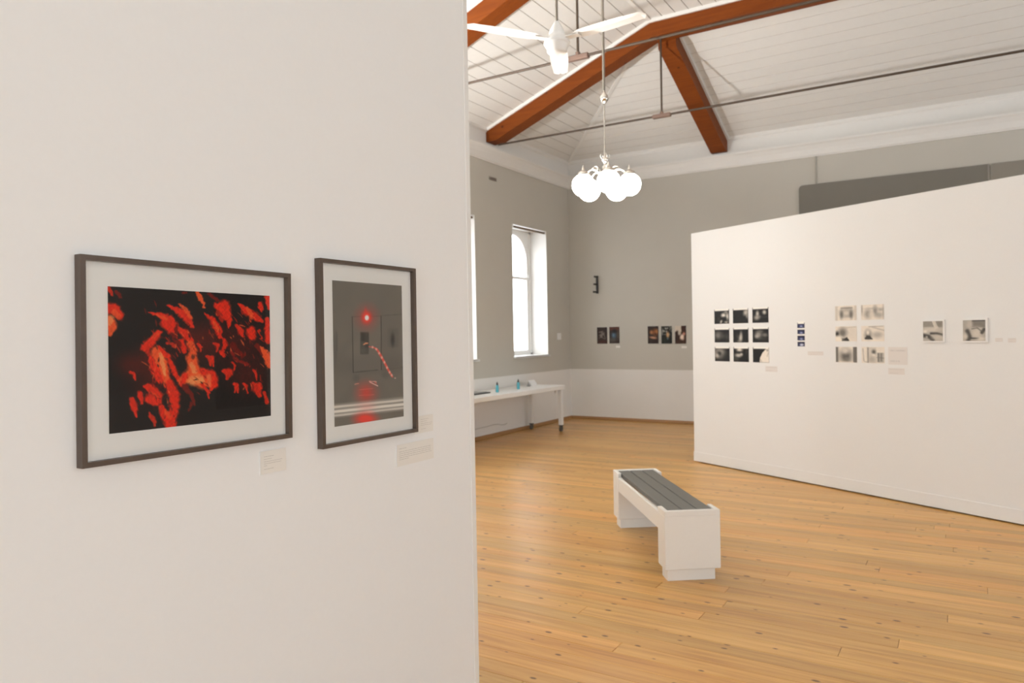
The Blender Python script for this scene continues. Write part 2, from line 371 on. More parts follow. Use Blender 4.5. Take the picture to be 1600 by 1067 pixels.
# ceiling: backing shell plus boards
cb = MB(); T = 0.03
def cz(x, y): return CEIL0 + SLOPE*min(x-XL, XR-x, YF-y, RUN) if min(x-XL, XR-x, YF-y) < RUN else ZF
def P3(x, y, o=0.0): return (x, y, cz(x, y)+o)
for o_ in (T, T+0.1):
    cb.add([P3(XL, YB-.3, o_), P3(KX, YB-.3, o_), P3(KX, KY, o_), P3(XL, YF, o_)], [(0, 1, 2, 3)])
    cb.add([P3(XR, YB-.3, o_), P3(KXR, YB-.3, o_), P3(KXR, KY, o_), P3(XR, YF, o_)], [(0, 1, 2, 3)])
    cb.add([P3(XL, YF, o_), P3(KX, KY, o_), P3(KXR, KY, o_), P3(XR, YF, o_)], [(0, 1, 2, 3)])
    cb.add([P3(KX, YB-.3, o_), P3(KXR, YB-.3, o_), P3(KXR, KY, o_), P3(KX, KY, o_)], [(0, 1, 2, 3)])
ceil = tag(cb.build('ceiling', 'raw_board_edge'), kind='structure')
gable = tag(MB().prism([(XL, YB-.3, CEIL0), (XR, YB-.3, CEIL0), (KXR, YB-.3, ZF+.1), (KX, YB-.3, ZF+.1)], (0, 0.3, 0)).build('wall_gable', 'wall'), kind='structure')
def cboard(q, e=0.0036, ch=0.0012):
    # q: four corners a,b (edge 1) c,d (edge 2) in order a->b along, d->c along; board surface with chamfered long edges, T thick
    a, b_, c, d = [Vector(p) for p in q]; acr1 = (d-a).normalized(); acr2 = (c-b_).normalized(); upv = Vector((0, 0, 1))
    low = [a+acr1*(e+ch), b_+acr2*(e+ch), c-acr2*(e+ch), d-acr1*(e+ch)]
    mid = [a+acr1*e+upv*ch, b_+acr2*e+upv*ch, c-acr2*e+upv*ch, d-acr1*e+upv*ch]
    top = [p+upv*(T-ch-0.001) for p in mid]
    mb = MB(); mb.add(low+mid+top, [(0, 1, 2, 3), (0, 4, 5, 1), (2, 6, 7, 3)]); mb.f += [(4, 8, 9, 5), (6, 10, 11, 7), (0, 3, 7, 4), (1, 5, 6, 2)]; mb.mi += [1]*4; mb.sm += [False]*4
    o = fix_normals(mb.build('ceiling_board', ['ceiling_white', 'raw_board_edge'])); o.parent = ceil
NB = 15
for i in range(NB):
    t0, t1 = RUN*i/NB, RUN*(i+1)/NB
    cboard([P3(XL+t0, YF-t0), P3(XR-t0, YF-t0), P3(XR-t1, YF-t1), P3(XL+t1, YF-t1)])                       # far slope
    cboard([(XL+t0, YB, CEIL0+SLOPE*t0), (XL+t0, YF-t0, CEIL0+SLOPE*t0), (XL+t1, YF-t1, CEIL0+SLOPE*t1), (XL+t1, YB, CEIL0+SLOPE*t1)])   # left slope
    cboard([(XR-t0, YB, CEIL0+SLOPE*t0), (XR-t0, YF-t0, CEIL0+SLOPE*t0), (XR-t1, YF-t1, CEIL0+SLOPE*t1), (XR-t1, YB, CEIL0+SLOPE*t1)])   # right slope
FW = (KXR-KX)/36
for i in range(36):
    x0 = KX+FW*i; cboard([(x0, YB, ZF), (x0, KY, ZF), (x0+FW, KY, ZF), (x0+FW, YB, ZF)])

# cornice, frieze, baseboards, battens
def profile_run(name, prof, path, matname, kind='structure'):
    """prof: (out, z) polygon; path 'left' or 'far'"""
    mb = MB()
    if path == 'left':
        vs0 = [(XL+o, YB, z) for o, z in prof]; vs1 = [(XL+o, YF-o, z) for o, z in prof]
    else:
        vs0 = [(XL+o, YF-o, z) for o, z in prof]; vs1 = [(XR, YF-o, z) for o, z in prof]
    n = len(prof); mb.add(vs0+vs1, [tuple(range(n)), tuple(range(n, 2*n))[::-1]] + [(i, (i+1) % n, n+(i+1) % n, n+i) for i in range(n)])
    return tag(fix_normals(mb.build(name, matname)), kind=kind)
corn = [(0, 4.150), (0.022, 4.150), (0.026, 4.165), (0.035, 4.172), (0.040, 4.20), (0.055, 4.255), (0.085, 4.31), (0.11, 4.335), (0.112, 4.360), (0.0, 4.365)]
frieze = [(0, 4.365), (0.02, 4.365), (0.02, 4.575), (0.03, 4.58), (0.045, 4.60), (0.045, 4.645), (0, 4.66)]
profile_run('trim_1', corn, 'left', 'trim_white'); profile_run('trim_2', corn, 'far', 'trim_white')
profile_run('trim_3', frieze, 'left', 'trim_white'); profile_run('trim_4', frieze, 'far', 'trim_white')
skirt = [(0, 0), (0.03, 0), (0.03, 0.02), (0.02, 0.045), (0.012, 0.055), (0, 0.055)]
profile_run('baseboard_left', skirt, 'left', 'dado_base'); profile_run('baseboard_far', skirt, 'far', 'dado_base')
def strip(name, a, b, wid, dep, side=None, parent=None, matname='trim_white'):
    a, b = Vector(a), Vector(b); d = (b-a).normalized(); s_ = Vector(side).normalized() if side else d.cross(Vector((0, 0, 1))).normalized()
    u = s_.cross(d).normalized(); u = u if u.z > 0 else -u
    bot = [a-s_*wid/2-u*dep, b-s_*wid/2-u*dep, b+s_*wid/2-u*dep, a+s_*wid/2-u*dep]; top = [p+u*(dep+0.01) for p in bot]
    o = fix_normals(MB().hexa(bot, top).build(name, matname))
    if parent: o.parent = parent
    return o
tag(strip('trim_5', P3(XL+0.05, YF-0.05), P3(KX, KY), 0.05, 0.025), kind='structure')               # hip batten
tag(strip('trim_6', (KX, YB, ZF), (KX, KY-0.07, ZF), 0.05, 0.02), kind='structure')                 # kink batten

# windows of the left wall: arched upper sash in a square frame, meeting rail, pane, sill, roller rod
def window(name, yc):
    t = bpy.data.objects.new(name, None); C.objects.link(t); t.location = (XL, yc, WZ0); tag(t, kind='structure'); t.empty_display_size = 0.1
    xf0, xf1 = -6.47-XL, -6.40-XL        # frame depth, relative to the wall face
    W2, Hh = WW/2, WZ1-WZ0
    mb = MB(); mb.box((xf0, -W2, 0), (xf1, -W2+0.055, Hh)); mb.box((xf0, W2-0.055, 0), (xf1, W2, Hh)); mb.box((xf0, -W2, 0), (xf1, W2, 0.05)); mb.box((xf0, -W2, Hh-0.03), (xf1, W2, Hh))
    local(mb.build('frame', 'white_gloss'), t)
    # lower sash
    w2 = W2-0.055; z_mid = 2.473-WZ0; sx0, sx1 = xf0+0.005, xf1-0.018
    mb = MB(); mb.box((sx0, -w2, 0.05), (sx1, w2, 0.10)); mb.box((sx0, -w2, 0.10), (sx1, -w2+0.06, z_mid)); mb.box((sx0, w2-0.06, 0.10), (sx1, w2, z_mid)); mb.box((sx0, -w2, z_mid), (sx1+0.012, w2, z_mid+0.045))
    lo = local(mb.build('lower_sash', 'white_gloss'), t)
    local(MB().add([(sx0+0.02, -w2+0.05, 0.095), (sx0+0.02, w2-0.05, 0.095), (sx0+0.02, w2-0.05, z_mid+0.005), (sx0+0.02, -w2+0.05, z_mid+0.005)], [(0, 1, 2, 3)]).build('pane', 'window_glass'), lo)
    # upper sash with round arch
    r = w2-0.06; zc_ = 3.216-WZ0-r; zt = Hh-0.03; mb = MB(); n = 20
    mb.box((sx0, -w2, z_mid+0.045), (sx1, -r, zc_)); mb.box((sx0, r, z_mid+0.045), (sx1, w2, zc_))
    inner = [(-r*math.cos(math.pi*k/n), zc_+r*math.sin(math.pi*k/n)) for k in range(n+1)]
    outer = []
    for k in range(n+1):
        a = math.pi*k/n; cx, sz = -math.cos(a), math.sin(a); kx = w2/abs(cx) if abs(cx) > 1e-6 else 1e9; kz = (zt-zc_)/sz if sz > 1e-6 else 1e9; m_ = min(kx, kz); outer.append((cx*m_, zc_+sz*m_))
    outer_vs = []
    for (iy, iz), (oy, oz) in zip(inner, outer): outer_vs += [(sx1, iy, iz), (sx1, oy, oz), (sx0, iy, iz), (sx0, oy, oz)]
    fs = []
    for k in range(n):
        b0, b1 = 4*k, 4*(k+1); fs += [(b0, b0+1, b1+1, b1), (b0+2, b1+2, b1+3, b0+3), (b0, b1, b1+2, b0+2)]
    # the two square corners of the spandrel
    mb.add(outer_vs, fs)
    us = local(fix_normals(mb.build('upper_sash', 'white_gloss')), t)
    gl = [(sx0+0.02, y, z) for y, z in inner] + [(sx0+0.02, r, z_mid+0.03), (sx0+0.02, -r, z_mid+0.03)]
    local(MB().add(gl, [tuple(range(len(gl)))[::-1]]).build('pane', 'window_glass'), us)
    cm = MB()
    for sgn in (-1, 1): cm.add([(sx1, sgn*w2, zt), (sx1, sgn*outer[[i for i, q in enumerate(outer) if q[0]*sgn > w2-1e-6][-1 if sgn < 0 else 0]][0], outer[[i for i, q in enumerate(outer) if q[0]*sgn > w2-1e-6][-1 if sgn < 0 else 0]][1]), (sx1, sgn*outer_top(outer, zt, sgn), zt)], [(0, 1, 2)])
    local(cm.build('spandrel', 'white_gloss'), t)
    local(MB().box((-0.33, -W2+0.001, 0.0), (0.035, W2-0.001, 0.022), bev=0.004).build('sill', 'white_gloss'), t)
    local(MB().box((0.0, -W2-0.03, -0.012), (0.035, W2+0.03, 0.018), bev=0.004).build('sill_nose', 'white_gloss'), t)
    rod = MB(); rod.tube([(-0.02, -W2+0.03, Hh-0.035), (-0.02, W2-0.03, Hh-0.035)], 0.018, 12); local(rod.build('roller_rod', 'brown_rod'), t)
    for sg in (-1, 1): local(MB().box((-0.04, sg*(W2-0.03)-0.006, Hh-0.06), (0.004, sg*(W2-0.03)+0.006, Hh)).build('rod_bracket', 'white_gloss'), t)
    local(MB().box((sx1+0.012, w2-0.055, z_mid+0.045), (sx1+0.03, w2-0.03, z_mid+0.10), bev=0.003).build('sash_catch', 'white_gloss'), t)
    return t
def outer_top(outer, zt, sgn):
    c_ = [q for q in outer if abs(q[1]-zt) < 1e-6]; return max(abs(q[0]) for q in c_)
for k, y in enumerate(WIN_L): window('window_%d' % (k+1), y)

# a dark glazed window on the right wall (it shows as a dark reflection in the picture glass)
dw = bpy.data.objects.new('window_6', None); C.objects.link(dw); dw.location = (XR, 7.05, 0.6); tag(dw, kind='structure')
local(MB().box((-0.02, -0.42, 0), (0.0, 0.42, 1.6)).build('pane', 'dark_glass'), dw)
for a_, b_ in (((-0.05, -0.46, -0.04), (0, -0.42, 1.64)), ((-0.05, 0.42, -0.04), (0, 0.46, 1.64)), ((-0.05, -0.42, 1.6), (0, 0.42, 1.64)), ((-0.05, -0.42, -0.04), (0, 0.42, 0)), ((-0.05, -0.42, 0.42), (0, 0.42, 0.46)), ((-0.05, -0.42, 1.05), (0, 0.42, 1.09))):
    local(MB().box(a_, b_).build('glazing_bar', 'brown_rod'), dw)

# ------------------------------------------------------------------ roof trusses
BT, BD = 0.24, 0.25       # timber thickness and vertical depth
def truss(label, yf_):
    t = thing('roof_truss', label, 'truss', (XL, yf_+BT/2, CEIL0), 0, 'timber and iron roof trusses'); ym = yf_+BT/2
    for side in (0, 1):
        X = (lambda x: x) if side == 0 else (lambda x: XL+XR-x)
        kb = KX + 0.03
        poly = [(X(XL+0.02), yf_, CEIL0-0.01), (X(KX), yf_, ZF), (X(kb), yf_, ZF-0.225), (X(XL+0.20), yf_, CEIL0+0.20*SLOPE-BD-0.01), (X(XL+0.02), yf_, CEIL0-0.19)]
        fix_normals(MB().prism(poly, (0, BT, 0)).build('rafter', 'timber', t))
        # white cover strips along the upper edge of both faces
        for yy in (yf_-0.012, yf_+BT+0.012): 
            q = [(X(XL+0.05), yy-0.012, CEIL0+.05*SLOPE), (X(KX), yy-0.012, ZF), (X(KX), yy-0.012, ZF-0.045), (X(XL+0.05), yy-0.012, CEIL0+.05*SLOPE-0.045)]
            fix_normals(MB().prism(q, (0, 0.024, 0)).build('cover_strip', 'trim_white', t))
        hx = X(KX+0.10); zr = 4.395
        MB().tube([(hx, ym, ZF-0.23), (hx, ym, zr)], 0.014, 8).build('hanger_rod', 'iron', t)
        m = MB(); m.box((hx-0.125, ym-0.03, zr-0.03), (hx+0.125, ym+0.03, zr+0.022), bev=0.008); tb = m.build('turnbuckle', 'iron_plate', t)
        n_ = MB(); n_.tube([(hx, ym, zr+0.02), (hx, ym, zr+0.05)], 0.026, 6); o = n_.build('nut', 'iron_plate'); put(o, tb)
    fix_normals(MB().prism([(KX, yf_, ZF), (KXR, yf_, ZF), (KXR-0.03, yf_, ZF-0.225), (KX+0.03, yf_, ZF-0.225)], (0, BT, 0)).build('collar_beam', 'timber', t))
    for yy in (yf_-0.012, yf_+BT+0.012):
        MB().box((KX, yy-0.012, ZF-0.045), (KXR, yy+0.012, ZF)).build('cover_strip', 'trim_white', t)
    MB().tube([(XL+0.16, ym, 4.395), (XR-0.16, ym, 4.395)], 0.015, 8).build('tie_rod', 'iron', t)
    return t
truss('varnished timber roof truss nearer the camera, cut by the top edge above the ceiling fan', 6.735)
truss('varnished timber roof truss farther away, its rafter foot above the arched window', 9.20)
def hip_rafter():
    x0, x1 = -3.445, -3.20
    t = thing('roof_beam', 'dark varnished timber beam sloping down from far truss to far wall', 'beam', ((x0+x1)/2, YF, CEIL0))
    ya = 9.44
    za, zb = CEIL0+(YF-ya)*SLOPE, CEIL0-0.01
    poly = [(x0, ya, za), (x0, YF-0.03, zb), (x0, YF-0.03, 4.40), (x0, YF-0.12, 4.40), (x0, ya, za-BD)]
    fix_normals(MB().prism(poly, (x1-x0, 0, 0)).build('timber', 'timber', t))
    for xx in (x0-0.024, x1):
        q = [(xx, ya, za), (xx, YF-0.05, CEIL0+.05*SLOPE), (xx, YF-0.05, CEIL0+.05*SLOPE-0.05), (xx, ya, za-0.05)]
        fix_normals(MB().prism(q, (0.03, 0, 0)).build('cover_strip', 'trim_white', t))
hip_rafter()

# ------------------------------------------------------------------ partitions
XA, YA1, HA = -1.755, 2.528, 3.0
pa = thing('partition_wall', 'large white partition close on the left carrying two framed pictures', 'partition', (XA-0.06, 0.1, 0))
MB().box((XA-0.12, -2.3, 0.012), (XA, YA1, HA), bev=0.003).build('panel', 'partition_white', pa)
MB().box((XA-0.002, YA1-0.028, 0.012), (XA+0.003, YA1+0.002, HA), bev=0.0012).build('edge_strip', 'white_paint', pa)
MB().box((XA-0.10, -2.25, 0), (XA-0.02, YA1-0.05, 0.02)).build('foot', 'black_metal', pa)

PB = Vector((-2.743, 8.518, 0)); ANG_B = math.radians(-28.073)
LB, HB = 6.55, 2.70
pb = thing('partition_wall', 'white freestanding partition on the right hung with small photographs', 'partition', PB, ANG_B)
# local: x along the wall face, y = behind (positive), z up; face at y=0
local(MB().box((0, 0, 0.012), (LB, 0.12, HB), bev=0.003).build('panel', 'partition_white'), pb)
local(MB().box((-0.004, -0.006, 0.012), (LB, 0.0, 0.122), bev=0.002).build('base_strip', 'partition_white'), pb)
local(MB().box((0.06, 0.03, 0), (LB-0.06, 0.10, 0.02)).build('foot', 'black_metal'), pb)

# ------------------------------------------------------------------ picture painting (colour attribute on a fine grid)
def srgb2lin(a):
    a = np.clip(a, 0, 255)/255.0
    return np.where(a <= 0.04045, a/12.92, ((a+0.055)/1.055)**2.4)
class Paint:
    """canvas with coordinates X (0..w, right) and Y (0..h, down)"""
    def __init__(s, nx, ny, w_, h_, col, seed=1):
        s.nx, s.ny, s.w, s.h = nx, ny, w_, h_
        s.X, s.Y = np.meshgrid(np.linspace(0, w_, nx), np.linspace(0, h_, ny)); s.c = np.zeros((ny, nx, 3)); s.c[:] = col; s.r = np.random.default_rng(seed)
    def noise(s, sx, sy, seed):
        g = np.random.default_rng(seed); n = np.zeros_like(s.X)
        for k in range(7):
            a, b_, p = g.uniform(.4, 1.6)/sx*g.choice([-1, 1]), g.uniform(.4, 1.6)/sy*g.choice([-1, 1]), g.uniform(0, 6.28)
            n += np.sin(s.X*a*6.28+s.Y*b_*6.28+p + 1.3*np.sin(s.X*b_*4+s.Y*a*4+p*2))
        return n/7
    def mix(s, a, col): a = np.clip(a, 0, 1)[..., None]; s.c = s.c*(1-a)+np.asarray(col, float)*a
    def blob(s, x, y, rx, ry, col, a=1.0, soft=1.0, rot=0.0):
        cx, sn = math.cos(rot), math.sin(rot); dx, dy = s.X-x, s.Y-y
        d = np.sqrt(((dx*cx+dy*sn)/rx)**2+((-dx*sn+dy*cx)/ry)**2)
        s.mix(a*np.clip((1+soft*.5-d)/max(soft, .05), 0, 1)**1.3, col)
    def rect(s, x0, y0, x1, y1, col, a=1.0, soft=0.01):
        f = lambda v, lo, hi: np.clip((v-lo)/soft+.5, 0, 1)*np.clip((hi-v)/soft+.5, 0, 1)
        s.mix(a*f(s.X, x0, x1)*f(s.Y, y0, y1), col)
    def poly(s, pts, col, a=1.0):
        ins = np.zeros_like(s.X, bool); n = len(pts)
        for i in range(n):
            (x0, y0), (x1, y1) = pts[i], pts[(i+1) % n]
            if y0 == y1: continue
            ins ^= ((y0 > s.Y) != (y1 > s.Y)) & (s.X < (x1-x0)*(s.Y-y0)/(y1-y0)+x0)
        s.mix(a*ins, col)
    def stroke(s, pts, wd, col, a=1.0, soft=0.6, wob=0.0, seed=0):
        wd = wd if isinstance(wd, (list, tuple)) else [wd]*len(pts); best = np.full_like(s.X, 1e9)
        nx_, ny_ = (s.noise(40, 40, seed+5)*wob, s.noise(40, 40, seed+9)*wob) if wob else (0, 0)
        X, Y = s.X+nx_, s.Y+ny_
        for i in range(max(1, len(pts)-1)):
            x0, y0 = pts[i]; x1, y1 = pts[min(i+1, len(pts)-1)]; L2 = (x1-x0)**2+(y1-y0)**2+1e-9
            t = np.clip(((X-x0)*(x1-x0)+(Y-y0)*(y1-y0))/L2, 0, 1); w_ = wd[i]+(wd[min(i+1, len(wd)-1)]-wd[i])*t
            best = np.minimum(best, np.hypot(X-x0-t*(x1-x0), Y-y0-t*(y1-y0))/np.maximum(w_, 1e-4))
        s.mix(a*np.clip((1+soft*.4-best)/soft, 0, 1), col)
    def sheet(s, name, place, parent=None, gain=1.0):
        """place(u,v) -> world/local point, u,v in 0..1 (v down)"""
        V = [place(i/(s.nx-1), j/(s.ny-1)) for j in range(s.ny) for i in range(s.nx)]
        F = [(j*s.nx+i, (j+1)*s.nx+i, (j+1)*s.nx+i+1, j*s.nx+i+1) for j in range(s.ny-1) for i in range(s.nx-1)]
        me = bpy.data.meshes.new(name); me.from_pydata(V, [], F); me.materials.append(M['print_ink'])
        rgba = np.ones((s.ny*s.nx, 4), np.float32); rgba[:, :3] = np.clip(srgb2lin(s.c.reshape(-1, 3))*gain, 0, .9)
        a = me.color_attributes.new('ink', 'FLOAT_COLOR', 'POINT'); a.data.foreach_set('color', rgba.ravel()); me.update()
        o = bpy.data.objects.new(name, me); C.objects.link(o)
        if parent is not None: o.parent = parent
        return o

def homog(src, dst):
    A = []; b = []
    for (x, y), (u, v) in zip(src, dst):
        A += [[x, y, 1, 0, 0, 0, -u*x, -u*y], [0, 0, 0, x, y, 1, -v*x, -v*y]]; b += [u, v]
    h = np.linalg.solve(np.array(A, float), np.array(b, float)); return np.append(h, 1).reshape(3, 3)
def warped(nx, ny, quad, col, w_, h_):
    """a canvas whose stroke coordinates are those of a sketch drawn in perspective (quad = TL,TR,BR,BL)"""
    p = Paint(nx, ny, 1, 1, col); Hm = homog([(0, 0), (1, 0), (1, 1), (0, 1)], quad)
    q = np.stack([p.X, p.Y, np.ones_like(p.X)], -1) @ Hm.T; p.X, p.Y = q[..., 0]/q[..., 2], q[..., 1]/q[..., 2]; return p

def paint_red():
    p = warped(250, 190, [(201, 199), (948, 243), (957, 797), (212, 880)], (30, 25, 22), 1, 1)
    R, O, Yl, D, DK = (205, 42, 18), (218, 82, 38), (232, 150, 88), (105, 24, 14), (30, 25, 22)
    n1 = p.noise(120, 90, 3); p.mix(np.clip(n1*.5, 0, 1)*.35, (60, 25, 18))
    S = lambda pts, wd, col=R, a=1.0, soft=.5, wob=7, sd=0: p.stroke(pts, wd, col, a, soft, wob, sd)
    for b in ((400, 545, 95, 60), (430, 640, 110, 90), (650, 430, 90, 60), (810, 480, 120, 100), (600, 470, 90, 90), (850, 620, 80, 70), (300, 560, 60, 50)): p.blob(*b, D, .42, 1.4)
    S([(200, 300), (240, 308), (258, 335)], [26, 24, 20], R, sd=1); S([(232, 318), (252, 340)], 14, O, .8); S([(205, 360), (222, 385), (214, 420)], [28, 24, 10], O, sd=2); S([(218, 345), (212, 372)], [14, 10], Yl, .6)
    S([(206, 205), (220, 240)], [10, 6], R, .9); S([(240, 225), (262, 250)], 8, D)
    S([(385, 320), (440, 332), (486, 356), (512, 392)], [3, 12, 24, 20], R, sd=3); S([(470, 370), (505, 410), (517, 442)], [26, 18, 6], R, sd=4); S([(430, 330), (470, 350)], [4, 9], O, .7)
    S([(475, 286), (520, 308), (562, 335), (592, 385)], [3, 14, 24, 9], R, sd=5); S([(528, 280), (560, 305), (586, 345)], [4, 12, 10], O, .9, sd=5)
    S([(372, 480), (395, 465), (440, 412)], [18, 22, 14], R, sd=6); S([(380, 490), (395, 520)], [14, 8], R, .8); S([(410, 440), (432, 418)], 8, O, .5)
    S([(612, 228), (630, 255), (647, 296)], [8, 11, 5], O, sd=7); S([(668, 236), (705, 262)], [10, 6], D); S([(545, 230), (560, 232)], 6, D)
    S([(705, 290), (738, 292), (752, 335)], [16, 30, 22], R, sd=8); S([(745, 340), (762, 352), (758, 388)], [14, 16, 4], R); S([(712, 320), (728, 355)], [14, 10], R, .7)
    S([(650, 322), (682, 352), (708, 392), (722, 434)], [3, 14, 20, 8], R, sd=9); S([(690, 365), (712, 405)], [6, 9], O, .8)
    S([(806, 282), (838, 312), (880, 335), (916, 362)], [4, 18, 20, 8], R, sd=10); S([(845, 296), (860, 330), (862, 362)], [6, 12, 4], O, .8)
    S([(940, 250), (946, 300)], [16, 12], R, sd=11); S([(905, 285), (912, 312)], [14, 8], R); S([(938, 350), (942, 450)], [12, 16], R, sd=12); S([(908, 480), (936, 520), (946, 570)], [6, 20, 12], O, sd=13)
    S([(862, 405), (872, 432)], [22, 18], R); S([(898, 402), (912, 440)], [6, 4], R, .8); S([(890, 470), (915, 520)], [10, 4], D)
    # central figure
    S([(430, 505), (448, 545), (470, 620), (474, 660)], [30, 30, 22, 10], O, sd=14); S([(446, 515), (458, 560), (466, 610)], [9, 11, 5], Yl, .75); S([(400, 530), (415, 580), (448, 635)], [10, 20, 16], R, sd=15)
    S([(480, 520), (500, 570), (530, 632)], [8, 14, 9], R, sd=16); S([(440, 480), (478, 520)], [8, 14], R)
    S([(528, 395), (560, 418), (588, 452)], [10, 20, 12], R, sd=17); S([(540, 455), (556, 500)], [16, 12], R); S([(585, 470), (600, 505)], [20, 16], O, .9); S([(618, 466), (632, 480), (628, 502)], [4, 6, 3], R); S([(520, 380), (512, 440)], [6, 10], D)
    S([(478, 460), (510, 475)], [6, 10], R, .8); S([(500, 420), (530, 470)], [8, 14], D)
    S([(588, 530), (600, 580), (622, 612)], [26, 28, 30], O, sd=18); S([(545, 640), (580, 612), (640, 640)], [20, 30, 34], O, sd=19); S([(590, 560), (604, 590)], [12, 14], Yl, .7); S([(590, 636), (636, 630)], [22, 22], Yl, .8, .9); S([(560, 610), (545, 655)], [14, 10], R)
    S([(640, 590), (676, 610), (690, 650), (680, 680)], [16, 28, 26, 6], R, sd=20); S([(668, 615), (674, 660)], [12, 9], Yl, .55, .9); S([(640, 650), (668, 690), (668, 715)], [8, 8, 4], R)
    p.blob(540, 552, 26, 38, DK, .95, .5); p.blob(596, 524, 9, 12, DK, .6, .6); p.blob(585, 690, 36, 22, DK, .85, .7); p.blob(505, 640, 12, 26, DK, .8, .6)
    S([(560, 665), (590, 700), (604, 745)], [16, 9, 5], D); S([(590, 740), (580, 770)], [8, 5], D)
    # right cluster
    for pts, wd in (([(690, 462), (712, 470), (704, 500)], [5, 9, 4]), ([(738, 446), (745, 470), (728, 512)], [8, 10, 8]), ([(796, 380), (818, 408), (828, 430)], [8, 14, 6]), ([(720, 500), (740, 520)], [6, 10]), ([(658, 522), (682, 530), (690, 566)], [5, 13, 4]), ([(672, 540), (676, 565)], [8, 5]), ([(776, 550), (790, 562), (784, 586)], [5, 6, 3]), ([(738, 590), (762, 598), (752, 628)], [10, 20, 6]), ([(876, 588), (888, 606), (890, 632)], [6, 6, 3]), ([(784, 650), (800, 652), (804, 690)], [5, 9, 4]), ([(796, 655), (790, 688)], [6, 4]), ([(828, 648), (842, 660), (848, 692)], [5, 8, 3]), ([(872, 650), (892, 668), (904, 704)], [10, 24, 10]), ([(905, 650), (912, 670)], [8, 6]), ([(925, 690), (940, 735)], [8, 10])): S(pts, wd, R, .95, .5, 4)
    S([(780, 470), (800, 500), (830, 520)], [14, 12, 8], D, .9); S([(800, 540), (850, 560)], [8, 6], (150, 30, 18), .7); S([(770, 500), (790, 530)], [6, 8], (150, 30, 18), .7)
    # lower left cluster
    S([(304, 592), (322, 600), (332, 632)], [4, 9, 5], R); S([(370, 660), (400, 668), (440, 715)], [8, 20, 30], R, sd=21); S([(352, 696), (362, 736)], [13, 8], R); S([(316, 720), (326, 755), (336, 800)], [12, 18, 5], R, sd=22); S([(392, 720), (430, 735)], [20, 18], R); S([(396, 786), (412, 808), (424, 840)], [5, 14, 6], R, .9)
    S([(488, 650), (508, 700), (512, 760), (495, 812), (510, 850)], [22, 28, 24, 24, 16], R, sd=23); S([(452, 755), (470, 800), (486, 840)], [14, 24, 16], R, sd=24); S([(470, 770), (490, 800)], [5, 10], O, .6); S([(400, 690), (436, 705)], [5, 8], O, .6)
    p.blob(470, 722, 18, 28, DK, .9, .5); p.blob(480, 742, 20, 8, DK, .8, .6); p.blob(455, 678, 14, 12, DK, .6, .8)
    g = random.Random(5)
    for cx, cy, rx, ry, n_, ang in ((480, 420, 90, 90, 26, 1.0), (440, 600, 70, 90, 26, 1.3), (420, 720, 80, 60, 18, .9), (600, 460, 70, 70, 20, 1.2), (700, 380, 60, 80, 18, 1.0), (830, 480, 100, 110, 34, .9), (830, 340, 70, 60, 14, .6), (900, 620, 60, 90, 16, 1.2), (630, 620, 70, 60, 16, .5), (500, 780, 40, 70, 12, 1.4)):
        for k in range(n_):
            x, y = cx+g.gauss(0, .5)*rx, cy+g.gauss(0, .5)*ry; a_ = ang+g.gauss(0, .35); L_ = g.uniform(10, 34); w_ = g.uniform(1.5, 4.5)
            p.stroke([(x-math.cos(a_)*L_/2, y-math.sin(a_)*L_/2), (x+math.cos(a_+.5)*L_*.1, y+math.sin(a_+.5)*L_*.1), (x+math.cos(a_+.3)*L_/2, y+math.sin(a_+.3)*L_/2)], [w_*.4, w_, w_*.3], [(196, 44, 20), (150, 30, 16), (95, 22, 14), (224, 96, 50), DK][k % 5], g.uniform(.45, .85), .8)
    st = p.noise(16, 26, 44); p.c *= (1+.16*st)[..., None]
    return p
